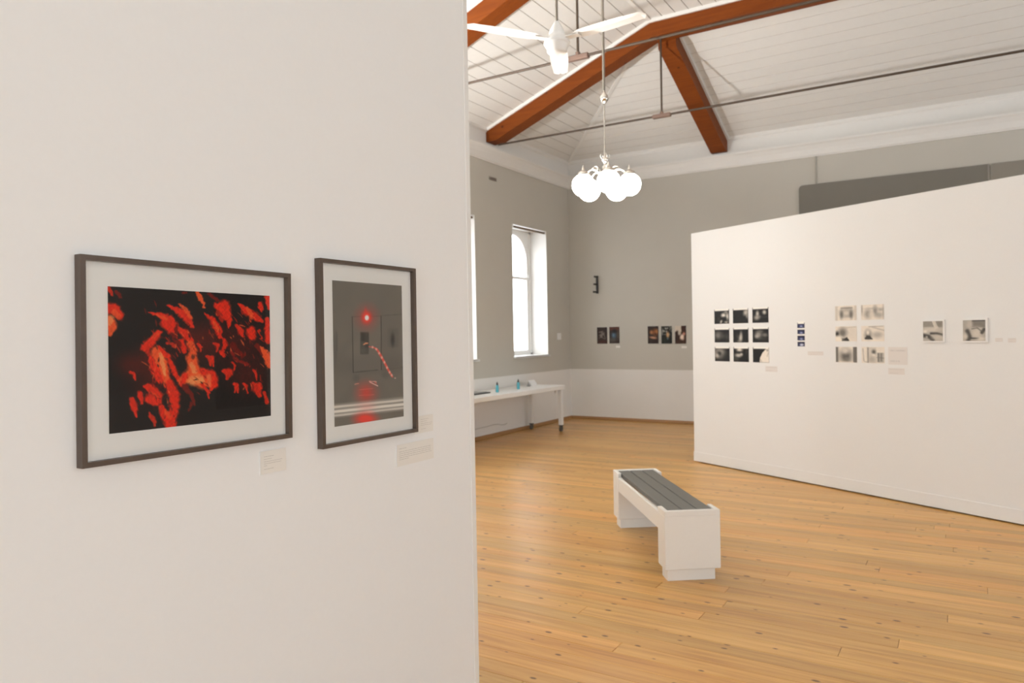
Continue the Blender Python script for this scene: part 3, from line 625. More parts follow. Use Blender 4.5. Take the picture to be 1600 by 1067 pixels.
def paint_signal():
    p = warped(130, 200, [(38, 28), (524, 76), (534, 975), (54, 1044)], (112, 106, 96), 1, 1)
    p.c *= (1 + .03*p.noise(200, 300, 2))[..., None]
    p.blob(300, 620, 400, 60, (98, 93, 85), .5, 1.2)
    p.rect(186, 292, 380, 655, (120, 114, 103), .35, 6)
    for a, b, k in (((178, 285), (185, 672), .8), ((186, 671), (355, 655), .6), ((380, 283), (381, 655), .8), ((180, 284), (375, 284), .3), ((385, 280), (525, 274), .3), ((385, 655), (530, 640), .25), ((70, 390), (72, 520), .3)): p.stroke([a, b], 3.5, (70, 66, 60), k, .8)
    p.blob(62, 490, 14, 110, (88, 84, 78), .5, 1.0); p.rect(234, 392, 294, 546, (84, 80, 72), .9, 6); p.rect(240, 395, 270, 455, (62, 60, 55), .8, 8); p.rect(268, 400, 294, 500, (70, 66, 60), .7, 6); p.blob(255, 520, 16, 20, (98, 94, 86), .6, 1)
    p.rect(425, 370, 500, 500, (98, 93, 85), .55, 14); p.blob(460, 448, 14, 46, (58, 56, 52), .8, 1.1); p.blob(205, 712, 26, 26, (92, 88, 81), .6, 1); p.blob(405, 690, 24, 26, (94, 90, 82), .6, 1)
    p.blob(280, 292, 62, 72, (200, 70, 58), .55, 1.6); p.blob(279, 292, 34, 42, (235, 66, 52), .9, 1.0); p.blob(272, 250, 10, 30, (215, 70, 58), .5, 1.2); p.blob(281, 294, 15, 19, (255, 226, 214), 1, .6)
    p.stroke([(256, 480), (274, 470), (288, 470)], [3, 6, 3], (235, 150, 110), .95, .7)
    p.stroke([(294, 494), (325, 498), (350, 512), (372, 548), (400, 600), (430, 658), (456, 702)], [3, 4, 7, 9, 8, 8, 7], (222, 92, 80), .9, .7)
    for x, y in ((320, 498), (346, 512), (366, 540), (384, 570), (402, 603), (420, 640), (438, 672), (452, 692)): p.blob(x, y, 7, 9, (245, 176, 158), .85, .8)
    p.blob(476, 713, 6, 4, (240, 190, 175), .8, .8)
    p.stroke([(300, 738), (355, 765)], 3.5, (240, 205, 192), .9, .7); p.stroke([(296, 733), (346, 736)], 3, (232, 180, 165), .8, .7); p.stroke([(335, 740), (346, 748)], 3, (225, 110, 95), .8, .7); p.stroke([(195, 752), (222, 748)], 3, (220, 150, 132), .8, .7)
    p.blob(276, 812, 62, 66, (205, 72, 58), .8, 1.5); p.stroke([(230, 790), (320, 784)], 2.5, (218, 110, 96), .5, .8); p.stroke([(225, 830), (330, 824)], 2.5, (218, 110, 96), .5, .8)
    lin_ = lambda x, l, r: l+(r-l)*(x-50)/480.0
    for l, r, wd, col, a in ((935, 888, 44, (172, 165, 153), .9), (908, 864, 7, (214, 207, 196), .8), (940, 893, 9, (222, 216, 206), .9), (924, 878, 5, (140, 134, 124), .7), (968, 918, 6, (206, 199, 188), .8), (955, 906, 4, (150, 144, 134), .7)): p.stroke([(40, lin_(40, l, r)), (540, lin_(540, l, r))], wd, col, a, .5)
    p.blob(275, 905, 60, 26, (214, 150, 138), .45, 1.3); p.blob(270, 992, 78, 44, (224, 72, 58), .95, 1.1); p.blob(300, 940, 30, 10, (220, 170, 160), .4, 1.2)
    return p

# ------------------------------------------------------------------ the two framed pictures on the near partition
def framed(name, label, y0, y1, z0, z1, py0, py1, pz0, pz1, tilt, painter, plab):
    """lies in the plane x = XA, local y to the right, z up"""
    yc, zc = (y0+y1)/2, (z0+z1)/2
    t = thing(name, label, 'picture', (XA, yc, zc)); t.rotation_euler = (math.radians(tilt), 0, 0)
    a0, a1, b0, b1 = y0-yc, y1-yc, z0-zc, z1-zc; fwid, dep = 0.0125, 0.026
    def member(p4):   # mitred bar: outer pair, inner pair in (y,z)
        (ay, az), (by, bz), (cy, cz_), (dy, dz) = p4
        bot = [(0.001, ay, az), (0.001, by, bz), (0.001, cy, cz_), (0.001, dy, dz)]; c = 0.0012
        top = [(dep, ay, az), (dep, by, bz), (dep, cy, cz_), (dep, dy, dz)]
        return fix_normals(MB().hexa(bot, top).build('frame_member', 'frame'))
    O = [(a0, b1), (a1, b1), (a1, b0), (a0, b0)]; I = [(a0+fwid, b1-fwid), (a1-fwid, b1-fwid), (a1-fwid, b0+fwid), (a0+fwid, b0+fwid)]
    for i in range(4): local(member((O[i], O[(i+1) % 4], I[(i+1) % 4], I[i])), t)
    local(MB().box((0.002, a0+fwid, b0+fwid), (0.009, a1-fwid, b1-fwid)).build('mat_board', 'mat_board'), t)
    g = MB(); g.add([(0.0135, a0+fwid, b0+fwid), (0.0135, a1-fwid, b0+fwid), (0.0135, a1-fwid, b1-fwid), (0.0135, a0+fwid, b1-fwid)], [(0, 1, 2, 3)])
    local(g.build('glass', 'picture_glass'), t)
    q0, q1, r0_, r1_ = py0-yc, py1-yc, pz0-zc, pz1-zc
    pr = painter().sheet('picture', lambda u, v: (0.0096, q0+(q1-q0)*u, r1_+(r0_-r1_)*v), t, 1.3); pr['label'] = plab
    return t
framed('framed_picture', 'landscape bronze-framed print of red feathery shapes on black', 0.915, 1.535, 1.2535, 1.7485, 0.987, 1.468, 1.325, 1.679, -0.75, paint_red, 'print of red and orange feathery shapes on black')
framed('framed_picture', 'upright bronze-framed print of a red signal light on grey', 1.656, 2.131, 1.195, 1.8005, 1.7225, 2.068, 1.258, 1.7345, -0.3, paint_signal, 'grey print with a glowing red light and a dashed curve')

# caption cards with tiny grey lines of text
def text_card(name, label, place_frame, w_, h_, lines, thick=0.003, nx=90, ny=130, base=(226, 222, 214), ink=(140, 134, 126), group=None, cat='card'):
    """place_frame: (location, matrix3 columns right, out, up)"""
    loc, right, out = place_frame
    t = thing(name, label, cat, loc, 0, group)
    R_, O_, U_ = Vector(right), Vector(out), Vector((0, 0, 1))
    def W(a, b, c): return tuple(R_*a+O_*b+U_*c)
    mb = MB(); mb.hexa([W(-w_/2, 0, -h_/2), W(w_/2, 0, -h_/2), W(w_/2, thick, -h_/2), W(-w_/2, thick, -h_/2)], [W(-w_/2, 0, h_/2), W(w_/2, 0, h_/2), W(w_/2, thick, h_/2), W(-w_/2, thick, h_/2)])
    local(fix_normals(mb.build('card', 'paper')), t)
    p = Paint(nx, ny, 1, 1, base); g = random.Random(len(label))
    for (y, x0, x1) in lines:
        x = x0
        while x < x1:
            wl_ = g.uniform(.02, .08); p.stroke([(x, y), (min(x+wl_, x1), y)], .0085, ink, .6, .8); x += wl_+.025
    local(p.sheet('printed_face', lambda u, v: W((u-.5)*w_*.985, thick+0.0006, (.5-v)*h_*.985)), t)
    return t
AX = ((0, 1, 0), (1, 0, 0))
L6 = [(.25, .14, .52), (.36, .14, .42), (.47, .14, .85), (.56, .14, .8), (.65, .14, .24), (.80, .14, .5)]
text_card('caption_card', 'small white caption card under the red feathery picture', ((XA, 1.477, 1.186), *AX), 0.096, 0.068, L6)
text_card('caption_card', 'wide white caption card below the lower right corner of upright framed picture', ((XA, 2.140, 1.116), *AX), 0.218, 0.080, [(.2, .06, .24)] + [(.34+.09*i, .06, .93 if i < 4 else .3) for i in range(5)], nx=150)
text_card('caption_card', 'white caption card half hidden behind the right edge of upright framed picture', ((XA, 2.190, 1.215), *AX), 0.116, 0.066, [(y, .35, x) for y, x in ((.22, .75), (.34, .66), (.46, .95), (.56, .9), (.78, .6))], nx=60)

# ------------------------------------------------------------------ photographs on the right-hand partition
NB_ = Vector((math.sin(ANG_B), -math.cos(ANG_B), 0)); DB = Vector((math.cos(ANG_B), math.sin(ANG_B), 0))
def wall_print(name, label, cat, origin, right, out, w_, h_, paint, group, base='paper', margin=0.0, thick=0.0015, mount=None):
    t = thing(name, label, cat, origin, 0, group); R_, O_, U_ = Vector(right), Vector(out), Vector((0, 0, 1))
    W = lambda a, b, c: tuple(R_*a+O_*b+U_*c)
    ml, mr, mt_, mb_ = mount if mount else (margin,)*4
    bx = MB().hexa([W(-w_/2-ml, 0.0002, -h_/2-mb_), W(w_/2+mr, 0.0002, -h_/2-mb_), W(w_/2+mr, thick, -h_/2-mb_), W(-w_/2-ml, thick, -h_/2-mb_)], [W(-w_/2-ml, 0.0002, h_/2+mt_), W(w_/2+mr, 0.0002, h_/2+mt_), W(w_/2+mr, thick, h_/2+mt_), W(-w_/2-ml, thick, h_/2+mt_)])
    local(fix_normals(bx.build('backing', base)), t)
    local(paint.sheet('picture', lambda u, v: W((u-.5)*w_, thick+0.0008, (.5-v)*h_), gain=1.12), t)
    return t
def on_b(u, z): p = PB + DB*u; return (p.x, p.y, z)
def gray(k): return (k*1.0, k*.96, k*.9)
def small(seed, bgk, ops, tick=True, nx=40, ny=30):
    p = Paint(nx, ny, 1, 1, gray(bgk), seed)
    for o in ops:
        kind, a = o[0], o[1:]
        if kind == 'b': x, y, rx, ry, k, al = a[:6]; p.blob(x, y, rx, ry, gray(k), al, 1.2, a[6] if len(a) > 6 else 0)
        elif kind == 'r': p.rect(*a[:4], gray(a[4]), a[5], .04)
        elif kind == 'p': p.poly(a[0], gray(a[1]), a[2])
        elif kind == 's': p.stroke(a[0], a[1], gray(a[2]), a[3], .9)
    p.c += 5*p.noise(.3, .3, seed)[..., None]
    if tick:
        p.rect(.035, -1, .965, .10, (232, 228, 220), 1, .03); 
    return p
nine = [
 [('b', .62, .42, .16, .16, 225, .95), ('b', .88, .50, .09, .26, 205, .9), ('b', .78, .2, .12, .1, 170, .7), ('b', .62, .66, .2, .14, 28, .9), ('b', .46, .86, .07, .13, 200, .9, .4), ('b', .8, .9, .14, .08, 180, .8), ('b', .3, .7, .1, .25, 60, .5)],
 [('b', .85, .28, .15, .22, 190, .9, .5), ('b', .92, .5, .08, .2, 150, .8), ('b', .74, .2, .05, .06, 150, .6)],
 [('b', .32, .40, .10, .20, 190, .9), ('b', .28, .66, .18, .16, 160, .9), ('b', .75, .32, .12, .14, 190, .95), ('b', .45, .6, .1, .1, 120, .6), ('r', .55, .6, .95, .66, 70, .5)],
 [('b', .24, .5, .22, .26, 130, .8), ('b', .55, .55, .2, .2, 85, .6), ('b', .85, .6, .12, .25, 75, .6), ('b', .3, .3, .25, .08, 90, .5)],
 [('b', .52, .5, .09, .28, 150, .9), ('b', .48, .72, .12, .22, 190, .85), ('b', .4, .9, .16, .08, 140, .7), ('b', .3, .6, .1, .2, 80, .5)],
 [('b', .36, .48, .22, .26, 150, .85), ('b', .25, .6, .12, .12, 170, .7), ('b', .76, .5, .18, .14, 120, .8), ('b', .5, .25, .2, .1, 110, .6), ('b', .6, .75, .3, .1, 75, .5)],
 [('b', .32, .42, .38, .36, 175, .9), ('b', .3, .46, .18, .18, 40, .95), ('b', .16, .6, .12, .16, 190, .7), ('b', .75, .7, .3, .3, 38, .5)],
 [('b', .4, .18, .2, .14, 215, .95), ('b', .32, .56, .22, .14, 190, .9), ('b', .52, .48, .1, .1, 220, .7), ('b', .38, .36, .12, .08, 45, .8), ('b', .85, .3, .06, .2, 70, .6), ('b', .2, .8, .2, .14, 80, .6)],
 [('p', [(.42, 1), (.45, .7), (.6, .36), (.76, .18), (.8, 0), (1, 0), (1, 1)], 222, 1.0), ('b', .9, .18, .06, .1, 120, .7), ('s', [(.88, .6), (.95, .35)], .03, 160, .6), ('b', .5, .9, .06, .08, 150, .5), ('s', [(.62, .16), (.76, .12)], .05, 30, .9)]]
nlab = ['top left dark photograph with two pale leaning figures, in the grid of nine', 'top middle photograph of the grid of nine, nearly black with pale right corner', 'top right photograph of the grid of nine, glowing blurred figure and a lamp',
 'middle left murky black photograph in the grid of nine', 'centre photograph of the grid of nine, pale upright streak in the dark', 'middle right photograph of the grid of nine, two cloudy pale patches',
 'bottom left photograph of the grid of nine, pale ring in a corner', 'bottom middle photograph of the grid of nine, pale shapes at upper left', 'bottom right photograph of the grid of nine, black beside a large white curved shape']
us = [(0.355, 0.578), (0.633, 0.851), (0.907, 1.123)]; zs = [(1.624, 1.786), (1.413, 1.573), (1.200, 1.362)]
for r in range(3):
    for k in range(3):
        i = r*3+k; (ua, ub), (za, zb) = us[k], zs[r]
        wall_print('photo_print', nlab[i], 'photograph', on_b((ua+ub)/2, (za+zb)/2), DB, NB_, ub-ua, zb-za, small(i+1, 24, nine[i]), 'grid of nine dark photographs')
# film strip of four frames
def strip_paint():
    p = Paint(24, 68, 1, 1, (232, 228, 220))
    for a, b in ((.05, .265), (.33, .505), (.57, .76), (.815, 1.0)):
        p.rect(0, a, 1, b, (26, 28, 52), 1, .012); y = (a+b)/2
        p.blob(.5, y+.03, .34, .06, (96, 104, 150), .75, 1.3); p.blob(.55, y+.04, .16, .03, (178, 184, 210), .7, 1.2)
    p.blob(.6, .93, .26, .045, (215, 216, 225), .8, 1.1); p.rect(.08, -.1, .92, .10, (232, 228, 220), 1, .02)
    return p
wall_print('photo_strip', 'narrow upright strip of four small blue-black photographs', 'photograph', on_b(1.525, 1.50), DB, NB_, 0.088, 0.252, strip_paint(), None)
six = [
 [('b', .55, .5, .30, .34, 120, .85), ('b', .52, .5, .2, .2, 200, .9), ('b', .3, .6, .08, .3, 90, .8), ('b', .75, .6, .08, .3, 95, .8), ('r', 0, 0, .12, 1, 170, .5), ('r', .9, 0, 1, 1, 175, .5), ('b', .55, .9, .2, .1, 215, .7), ('s', [(.3, .15), (.78, .15)], .05, 110, .7)],
 [('b', .3, .6, .16, .3, 130, .8), ('b', .62, .4, .1, .32, 120, .8), ('b', .78, .7, .18, .2, 140, .7), ('b', .45, .65, .12, .2, 205, .8), ('b', .85, .35, .12, .1, 130, .6), ('b', .5, .25, .4, .06, 165, .6), ('b', .04, .3, .04, .4, 130, .6), ('b', .97, .5, .04, .5, 140, .6)],
 [('b', .72, .4, .35, .4, 205, .7), ('b', .34, .42, .2, .34, 105, .95), ('p', [(.28, .78), (.55, .72), (.68, 1), (.3, 1)], 55, 1), ('b', .08, .5, .09, .18, 40, .95), ('b', .14, .82, .2, .18, 230, .95), ('s', [(.3, .75), (.42, .78), (.55, .62)], .035, 190, .8), ('s', [(.5, .1), (.95, .05)], .03, 170, .6)],
 [('b', .3, .62, .15, .36, 110, .9), ('p', [(.12, .86), (.25, .6), (.4, .66), (.52, .88)], 62, .95), ('b', .29, .44, .07, .15, 225, .95), ('b', .7, .58, .24, .2, 160, .8), ('s', [(.5, .1), (.98, .3)], .05, 175, .7), ('r', .1, .9, 1, 1, 225, .9), ('s', [(.35, .06), (.95, .03)], .03, 150, .7)],
 [('r', 0, 0, .13, 1, 95, .9), ('r', .13, 0, .2, 1, 200, .9), ('r', .82, 0, 1, 1, 85, .85), ('r', .72, 0, .80, 1, 215, .8), ('b', .48, .6, .28, .45, 80, .9), ('b', .45, .26, .17, .2, 205, .9), ('b', .52, .8, .15, .12, 120, .7), ('s', [(.2, .96), (.8, .98)], .03, 220, .8)],
 [('r', .25, .02, .32, .98, 110, .8), ('r', .32, .02, .65, .98, 195, .9), ('b', .54, .3, .09, .14, 85, .95), ('b', .53, .5, .07, .08, 225, .8), ('b', .45, .78, .14, .2, 165, .8), ('r', .68, .35, .97, .95, 150, .8), ('s', [(.74, .4), (.74, .9)], .03, 90, .8), ('s', [(.86, .4), (.86, .85)], .03, 100, .8), ('s', [(.68, .65), (.96, .68)], .03, 110, .7), ('s', [(.06, .1), (.1, .9), (.3, .98)], .02, 130, .6)]]
slab = ['top left grey photograph of the pale group of six, face in a dark frame', 'top right grey photograph of the pale group of six, blurred forms', 'middle left photograph of the pale group of six, dark round head at left',
 'middle right photograph of the pale group of six, small seated figure at left', 'bottom left photograph of the pale group of six, dark stripes down both sides', 'bottom right photograph of the pale group of six, door and railing shapes']
us6 = [(1.916, 2.141), (2.187, 2.413)]; zs6 = [(1.622, 1.761), (1.425, 1.567), (1.226, 1.373)]
for r in range(3):
    for k in range(2):
        i = r*2+k; (ua, ub), (za, zb) = us6[k], zs6[r]
        wall_print('photo_print', slab[i], 'photograph', on_b((ua+ub)/2, (za+zb)/2), DB, NB_, ub-ua, zb-za, small(20+i, 218, six[i], tick=False), 'group of six pale photographs')
sq = [[('r', 0, 0, 1, .3, 138, .9), ('p', [(.45, 0), (.62, 0), (.8, .35), (.6, .4)], 205, .9), ('b', .4, .42, .45, .12, 200, .85), ('b', .1, .52, .12, .08, 225, .8), ('s', [(0, .72), (.3, .78), (.5, .95)], .10, 60, .9), ('s', [(.4, .62), (.7, .62), (1, .7)], .06, 62, .9), ('b', .18, .8, .06, .06, 190, .8), ('b', .75, .82, .3, .14, 190, .8), ('b', .85, .15, .15, .15, 120, .6)],
      [('r', .4, 0, 1, .35, 118, .9), ('r', .4, 0, 1, .05, 60, .8), ('b', .18, .3, .2, .3, 160, .8), ('b', .3, .2, .14, .2, 190, .7), ('b', .62, .62, .25, .26, 200, .9), ('s', [(.2, .52), (.3, .8), (.22, 1)], .10, 66, .9), ('s', [(.35, .87), (.7, .88)], .04, 58, .9), ('s', [(.95, .45), (.85, .6)], .08, 62, .9), ('s', [(.4, .42), (.65, .38), (.9, .6)], .03, 90, .7), ('b', .1, .78, .12, .16, 205, .8), ('b', .8, .9, .2, .1, 215, .8)]]
wall_print('mounted_photo', 'square grey abstract photograph on white mount, nearer the pale group of six', 'photograph', on_b(2.8565, 1.512), DB, NB_, 0.167, 0.168, small(41, 170, sq[0], False, 44, 44), 'two square mounted photographs', 'paper', thick=0.012, mount=(.009, .013, .009, .013))
wall_print('mounted_photo', 'square grey abstract photograph on white mount, rightmost on the partition', 'photograph', on_b(3.1895, 1.512), DB, NB_, 0.173, 0.168, small(42, 165, sq[1], False, 46, 44), 'two square mounted photographs', 'paper', thick=0.012, mount=(.006, .016, .016, .013))
BXs = (tuple(DB), tuple(NB_))
def cap_b(u0, u1, z0, z1, label, n=3, thick=0.002):
    text_card('caption_card', label, (on_b((u0+u1)/2, (z0+z1)/2), *BXs), u1-u0, z1-z0, [(.2+.6*i/max(1, n-1), .08, .9 - .3*(i == n-1)) for i in range(n)], thick, 30, 16, (222, 216, 210), (188, 182, 178))
cap_b(1.071, 1.229, 1.105, 1.165, 'small caption card under the grid of nine dark photographs')
cap_b(1.599, 1.782, 1.288, 1.326, 'low caption card just right of the blue-black photo strip', 2)
cap_b(2.445, 2.600, 1.130, 1.187, 'small caption card lowest beside the pale group of six')
cap_b(2.447, 2.625, 1.216, 1.375, 'large pale text sheet right of the bottom row of the pale six', 6)
cap_b(3.342, 3.398, 1.420, 1.451, 'tiny caption card next to the rightmost square photograph', 2)
cap_b(3.435, 3.494, 1.415, 1.450, 'tiny caption card farthest right on the right-hand partition', 2)

# ------------------------------------------------------------------ things on the far wall
FR, FO = (1, 0, 0), (0, -1, 0)
def p_far(i):
    p = Paint(36, 50, 1, 1, (46, 34, 28), i)
    if i == 0:
        for q in range(9):
            g = random.Random(q+3); p.stroke([(g.uniform(.1, .5), g.uniform(.25, .7)), (g.uniform(.3, .7), g.uniform(.2, .7)), (g.uniform(.5, .9), g.uniform(.3, .75))], .025, (128, 118, 108), .75, .9)
        p.blob(.5, .9, .5, .12, (66, 34, 24), .8, 1)
    elif i == 1:
        p.rect(0, 0, 1, .2, (92, 50, 34), .8, .1); p.blob(.45, .52, .26, .22, (70, 92, 108), .9, 1); p.blob(.5, .25, .2, .12, (24, 20, 18), .9, 1); p.blob(.3, .8, .4, .14, (84, 80, 74), .7, 1); p.blob(.85, .5, .12, .3, (88, 76, 62), .7, 1); p.blob(.4, .5, .08, .1, (104, 128, 146), .7, 1)
    elif i == 2:
        p.blob(.35, .35, .16, .12, (168, 112, 68), .9, 1); p.blob(.68, .36, .22, .2, (140, 82, 44), .9, 1); p.blob(.72, .46, .12, .08, (60, 36, 22), .8, 1); p.blob(.5, .66, .34, .07, (186, 138, 108), .9, 1, .1); p.blob(.85, .3, .1, .14, (176, 120, 70), .7, 1)
    elif i == 3:
        p.c[:] = (30, 30, 26)
        for q in range(40):
            g = random.Random(q+50); p.blob(g.uniform(0, 1), g.uniform(.02, .5), g.uniform(.03, .08), g.uniform(.02, .05), [(150, 150, 140), (90, 88, 80), (190, 186, 176)][q % 3], .8, 1)
        p.blob(.6, .5, .14, .18, (206, 164, 120), .95, 1); p.blob(.58, .72, .08, .06, (110, 150, 170), .8, 1); p.blob(.3, .8, .3, .2, (34, 40, 32), .8, 1)
    else:
        p.c[:] = (60, 38, 26); p.rect(-1, -1, .58, .34, (196, 184, 168), 1, .05); p.blob(.2, .55, .22, .28, (48, 30, 22), 1, .4); p.blob(.85, .12, .3, .22, (54, 32, 24), 1, .4); p.blob(.62, .62, .2, .14, (232, 214, 196), .95, .8, -.5); p.blob(.8, .45, .12, .09, (220, 150, 130), .8, 1); p.blob(.7, .72, .12, .1, (226, 196, 176), .7, 1); p.blob(.4, .4, .14, .14, (196, 184, 168), .9, .7)
    return p
far_specs = [(-5.551, -5.354, 1.352, 1.643, 'dark photograph of pale scribbled lines, nearest the far corner'), (-5.315, -5.121, 1.355, 1.645, 'dark photograph with a bluish shape, right one of the far pair'),
 (-4.603, -4.410, 1.345, 1.642, 'dark photograph with warm orange faces, left one of the far three'), (-4.362, -4.173, 1.343, 1.638, 'dark photograph with speckled leaves, middle one of the far three'), (-4.122, -3.930, 1.341, 1.638, 'photograph of brown shapes around a bright patch, beside the right-hand partition')]
for i, (x0, x1, z0, z1, lb) in enumerate(far_specs):
    wall_print('photo_print', lb, 'photograph', ((x0+x1)/2, YF, (z0+z1)/2), FR, FO, x1-x0, z1-z0, p_far(i), 'five photographs on the far grey wall', thick=0.008)
text_card('caption_card', 'tiny white caption under the far pair of photographs', ((-5.157, YF, 1.297), FR, FO), 0.077, 0.037, [(.3, .1, .9), (.6, .1, .7)], 0.003, 20, 10)
text_card('caption_card', 'tiny white caption under the far row of three photographs', ((-3.971, YF, 1.282), FR, FO), 0.088, 0.035, [(.3, .1, .9), (.6, .1, .7)], 0.003, 20, 10)
# black bracket with three prongs
bk = thing('wall_bracket', 'black metal wall bracket with three prongs high on far wall', 'bracket', (-5.53, YF, 2.40))
MB().box((-5.548, YF-0.03, 2.24), (-5.512, YF, 2.556), bev=0.004).build('backplate', 'black_metal', bk)
for z, L_ in ((2.535, 0.10), (2.40, 0.125), (2.265, 0.15)): MB().box((-5.542, YF-0.03-L_, z-0.016), (-5.518, YF-0.028, z+0.016), bev=0.004).build('prong', 'black_metal', bk)
# thin raised grey rectangles high on the far wall, one corner rounded
def wall_rect(label, x0, x1, z1, matname, rad):
    pts = [(x0, YF-0.02, 1.9), (x1, YF-0.02, 1.9), (x1, YF-0.02, z1)] + [(x0+rad-rad*math.sin(a), YF-0.02, z1-rad+rad*math.cos(a)) for a in [math.pi/2*k/6 for k in range(7)]]
    t = thing('wall_rect', label, 'board', ((x0+x1)/2, YF, 1.9)); fix_normals(MB().prism(pts, (0, 0.02, 0)).build('panel', matname, t))
    MB().box((x1-0.012, YF-0.03, 1.9), (x1, YF-0.0, z1+0.002)).build('edge_strip', 'pipe_grey', t)
wall_rect('wide dark grey rectangle on far wall showing above the right-hand partition', -2.132, 0.301, 3.733, 'rect_grey', 0.06)
wall_rect('paler grey rectangle on far wall at the right edge, beside the dark one', 0.325, 2.6, 3.735, 'rect_grey_pale', 0.02)
cp = MB(); cp.tube([(-1.885, YF-0.012, 4.15), (-1.885, YF-0.012, 3.74)], 0.012, 8)
tag(cp.build('conduit_pipe', 'conduit'), 'thin grey conduit running from cornice down to the dark wall rectangle', 'pipe')
# left wall: vent, switch
vt = thing('wall_vent', 'small dark slotted vent high on left wall above window', 'vent', (XL, 9.386, 3.915))
MB().box((XL, 9.285, 3.890), (XL+0.012, 9.487, 3.94), bev=0.003).build('plate', 'pipe_grey', vt)
for k in range(4): MB().box((XL+0.012, 9.30, 3.896+0.011*k), (XL+0.016, 9.472, 3.901+0.011*k)).build('slat', 'iron_plate', vt)
sw = thing('light_switch', 'square cream switch plate on left wall between window and corner', 'switch', (XL, 11.443, 1.495))
MB().box((XL, 11.375, 1.437), (XL+0.012, 11.512, 1.553), bev=0.004).build('plate', 'white_gloss', sw)
MB().box((XL+0.012, 11.425, 1.475), (XL+0.018, 11.462, 1.515), bev=0.002).build('rocker', 'white_paint', sw)

# ------------------------------------------------------------------ ceiling fan
FCX, FCY, FZ = -2.49, 4.73, 3.67
fan = thing('ceiling_fan', 'white three-blade ceiling fan on a thin metal rod', 'fan', (FCX, FCY, FZ))
mot = MB().lathe([(0.0, -0.105), (0.040, -0.103), (0.062, -0.095), (0.072, -0.085), (0.074, -0.06), (0.086, -0.045), (0.090, -0.02), (0.086, 0.012), (0.068, 0.03), (0.058, 0.036), (0.057, 0.05), (0.050, 0.075), (0.034, 0.105), (0.015, 0.135), (0.0, 0.136)], n=28)
mo = local(mot.build('motor_housing', 'white_gloss'), fan)
local(MB().lathe([(0.088, -0.034), (0.095, -0.030), (0.095, -0.020), (0.089, -0.016)], n=28).build('trim_ring', 'white_paint'), mo)
for k in range(3):
    a = math.radians(-4.5+120*k); mtx = Matrix.Rotation(a, 4, 'Z'); pitch = Matrix.Rotation(math.radians(-2.5), 4, 'X')
    n = 18; prof = []
    for i in range(n+1):
        s_ = i/n; x = 0.14+0.56*s_; hw = 0.058+0.012*math.sin(math.pi*min(1, s_*1.2)) ; 
        if s_ > 0.93: hw *= math.sqrt(max(0.08, 1-((s_-0.93)/0.07)**2*0.92))
        if s_ < 0.10: hw *= 0.55+0.45*s_/0.10
        prof.append((x, hw))
    vs_ = []
    for x, hw in prof:
        for y, z in ((-hw, 0), (0, 0.006), (hw, 0), (0, 0.010)): vs_.append(tuple(mtx @ (pitch @ Vector((x, y, z+0.0))) ))
    fs = []
    for i in range(n):
        b0, b1 = 4*i, 4*i+4
        for j in range(4): fs.append((b0+j, b0+(j+1) % 4, b1+(j+1) % 4, b1+j))
    fs += [(0, 3, 2, 1), (4*n, 4*n+1, 4*n+2, 4*n+3)]
    bl = local(fix_normals(MB().add(vs_, fs).build('blade', 'white_gloss')), fan)
    br = MB(); br.box((0.07, -0.028, -0.006), (0.19, 0.028, 0.002), M4=mtx @ pitch); local(br.build('blade_arm', 'white_paint'), bl)
dr = MB(); dr.tube([(0, 0, 0.14), (0, 0, 0.40)], 0.011, 10); local(dr.build('down_rod', 'rod_metal'), fan)
hk = MB(); hk.tube([(0, 0, 0.40), (0, 0, ZF-FZ)], 0.006, 8); local(hk.build('hanging_wire', 'rod_metal'), fan)
cl = MB(); cl.box((-0.018, -0.018, 0.335), (0.018, 0.018, 0.395), bev=0.005); local(cl.build('clamp', 'iron'), fan)
for p1, p2 in (((-0.01, 0, 0.36), (-0.62, -0.42, ZF-FZ)), ((-0.01, -0.01, 0.345), (-0.12, -0.075, 0.43)), ((0.01, 0.005, 0.36), (0.055, 0.03, 0.44))):
    st = MB(); st.tube([p1, p2], 0.005, 6); local(st.build('stay_wire', 'iron'), fan)
local(MB().lathe([(0.0, ZF-FZ), (0.05, ZF-FZ), (0.045, ZF-FZ-0.02), (0.0, ZF-FZ-0.03)], n=16).build('ceiling_plate', 'white_gloss'), fan)

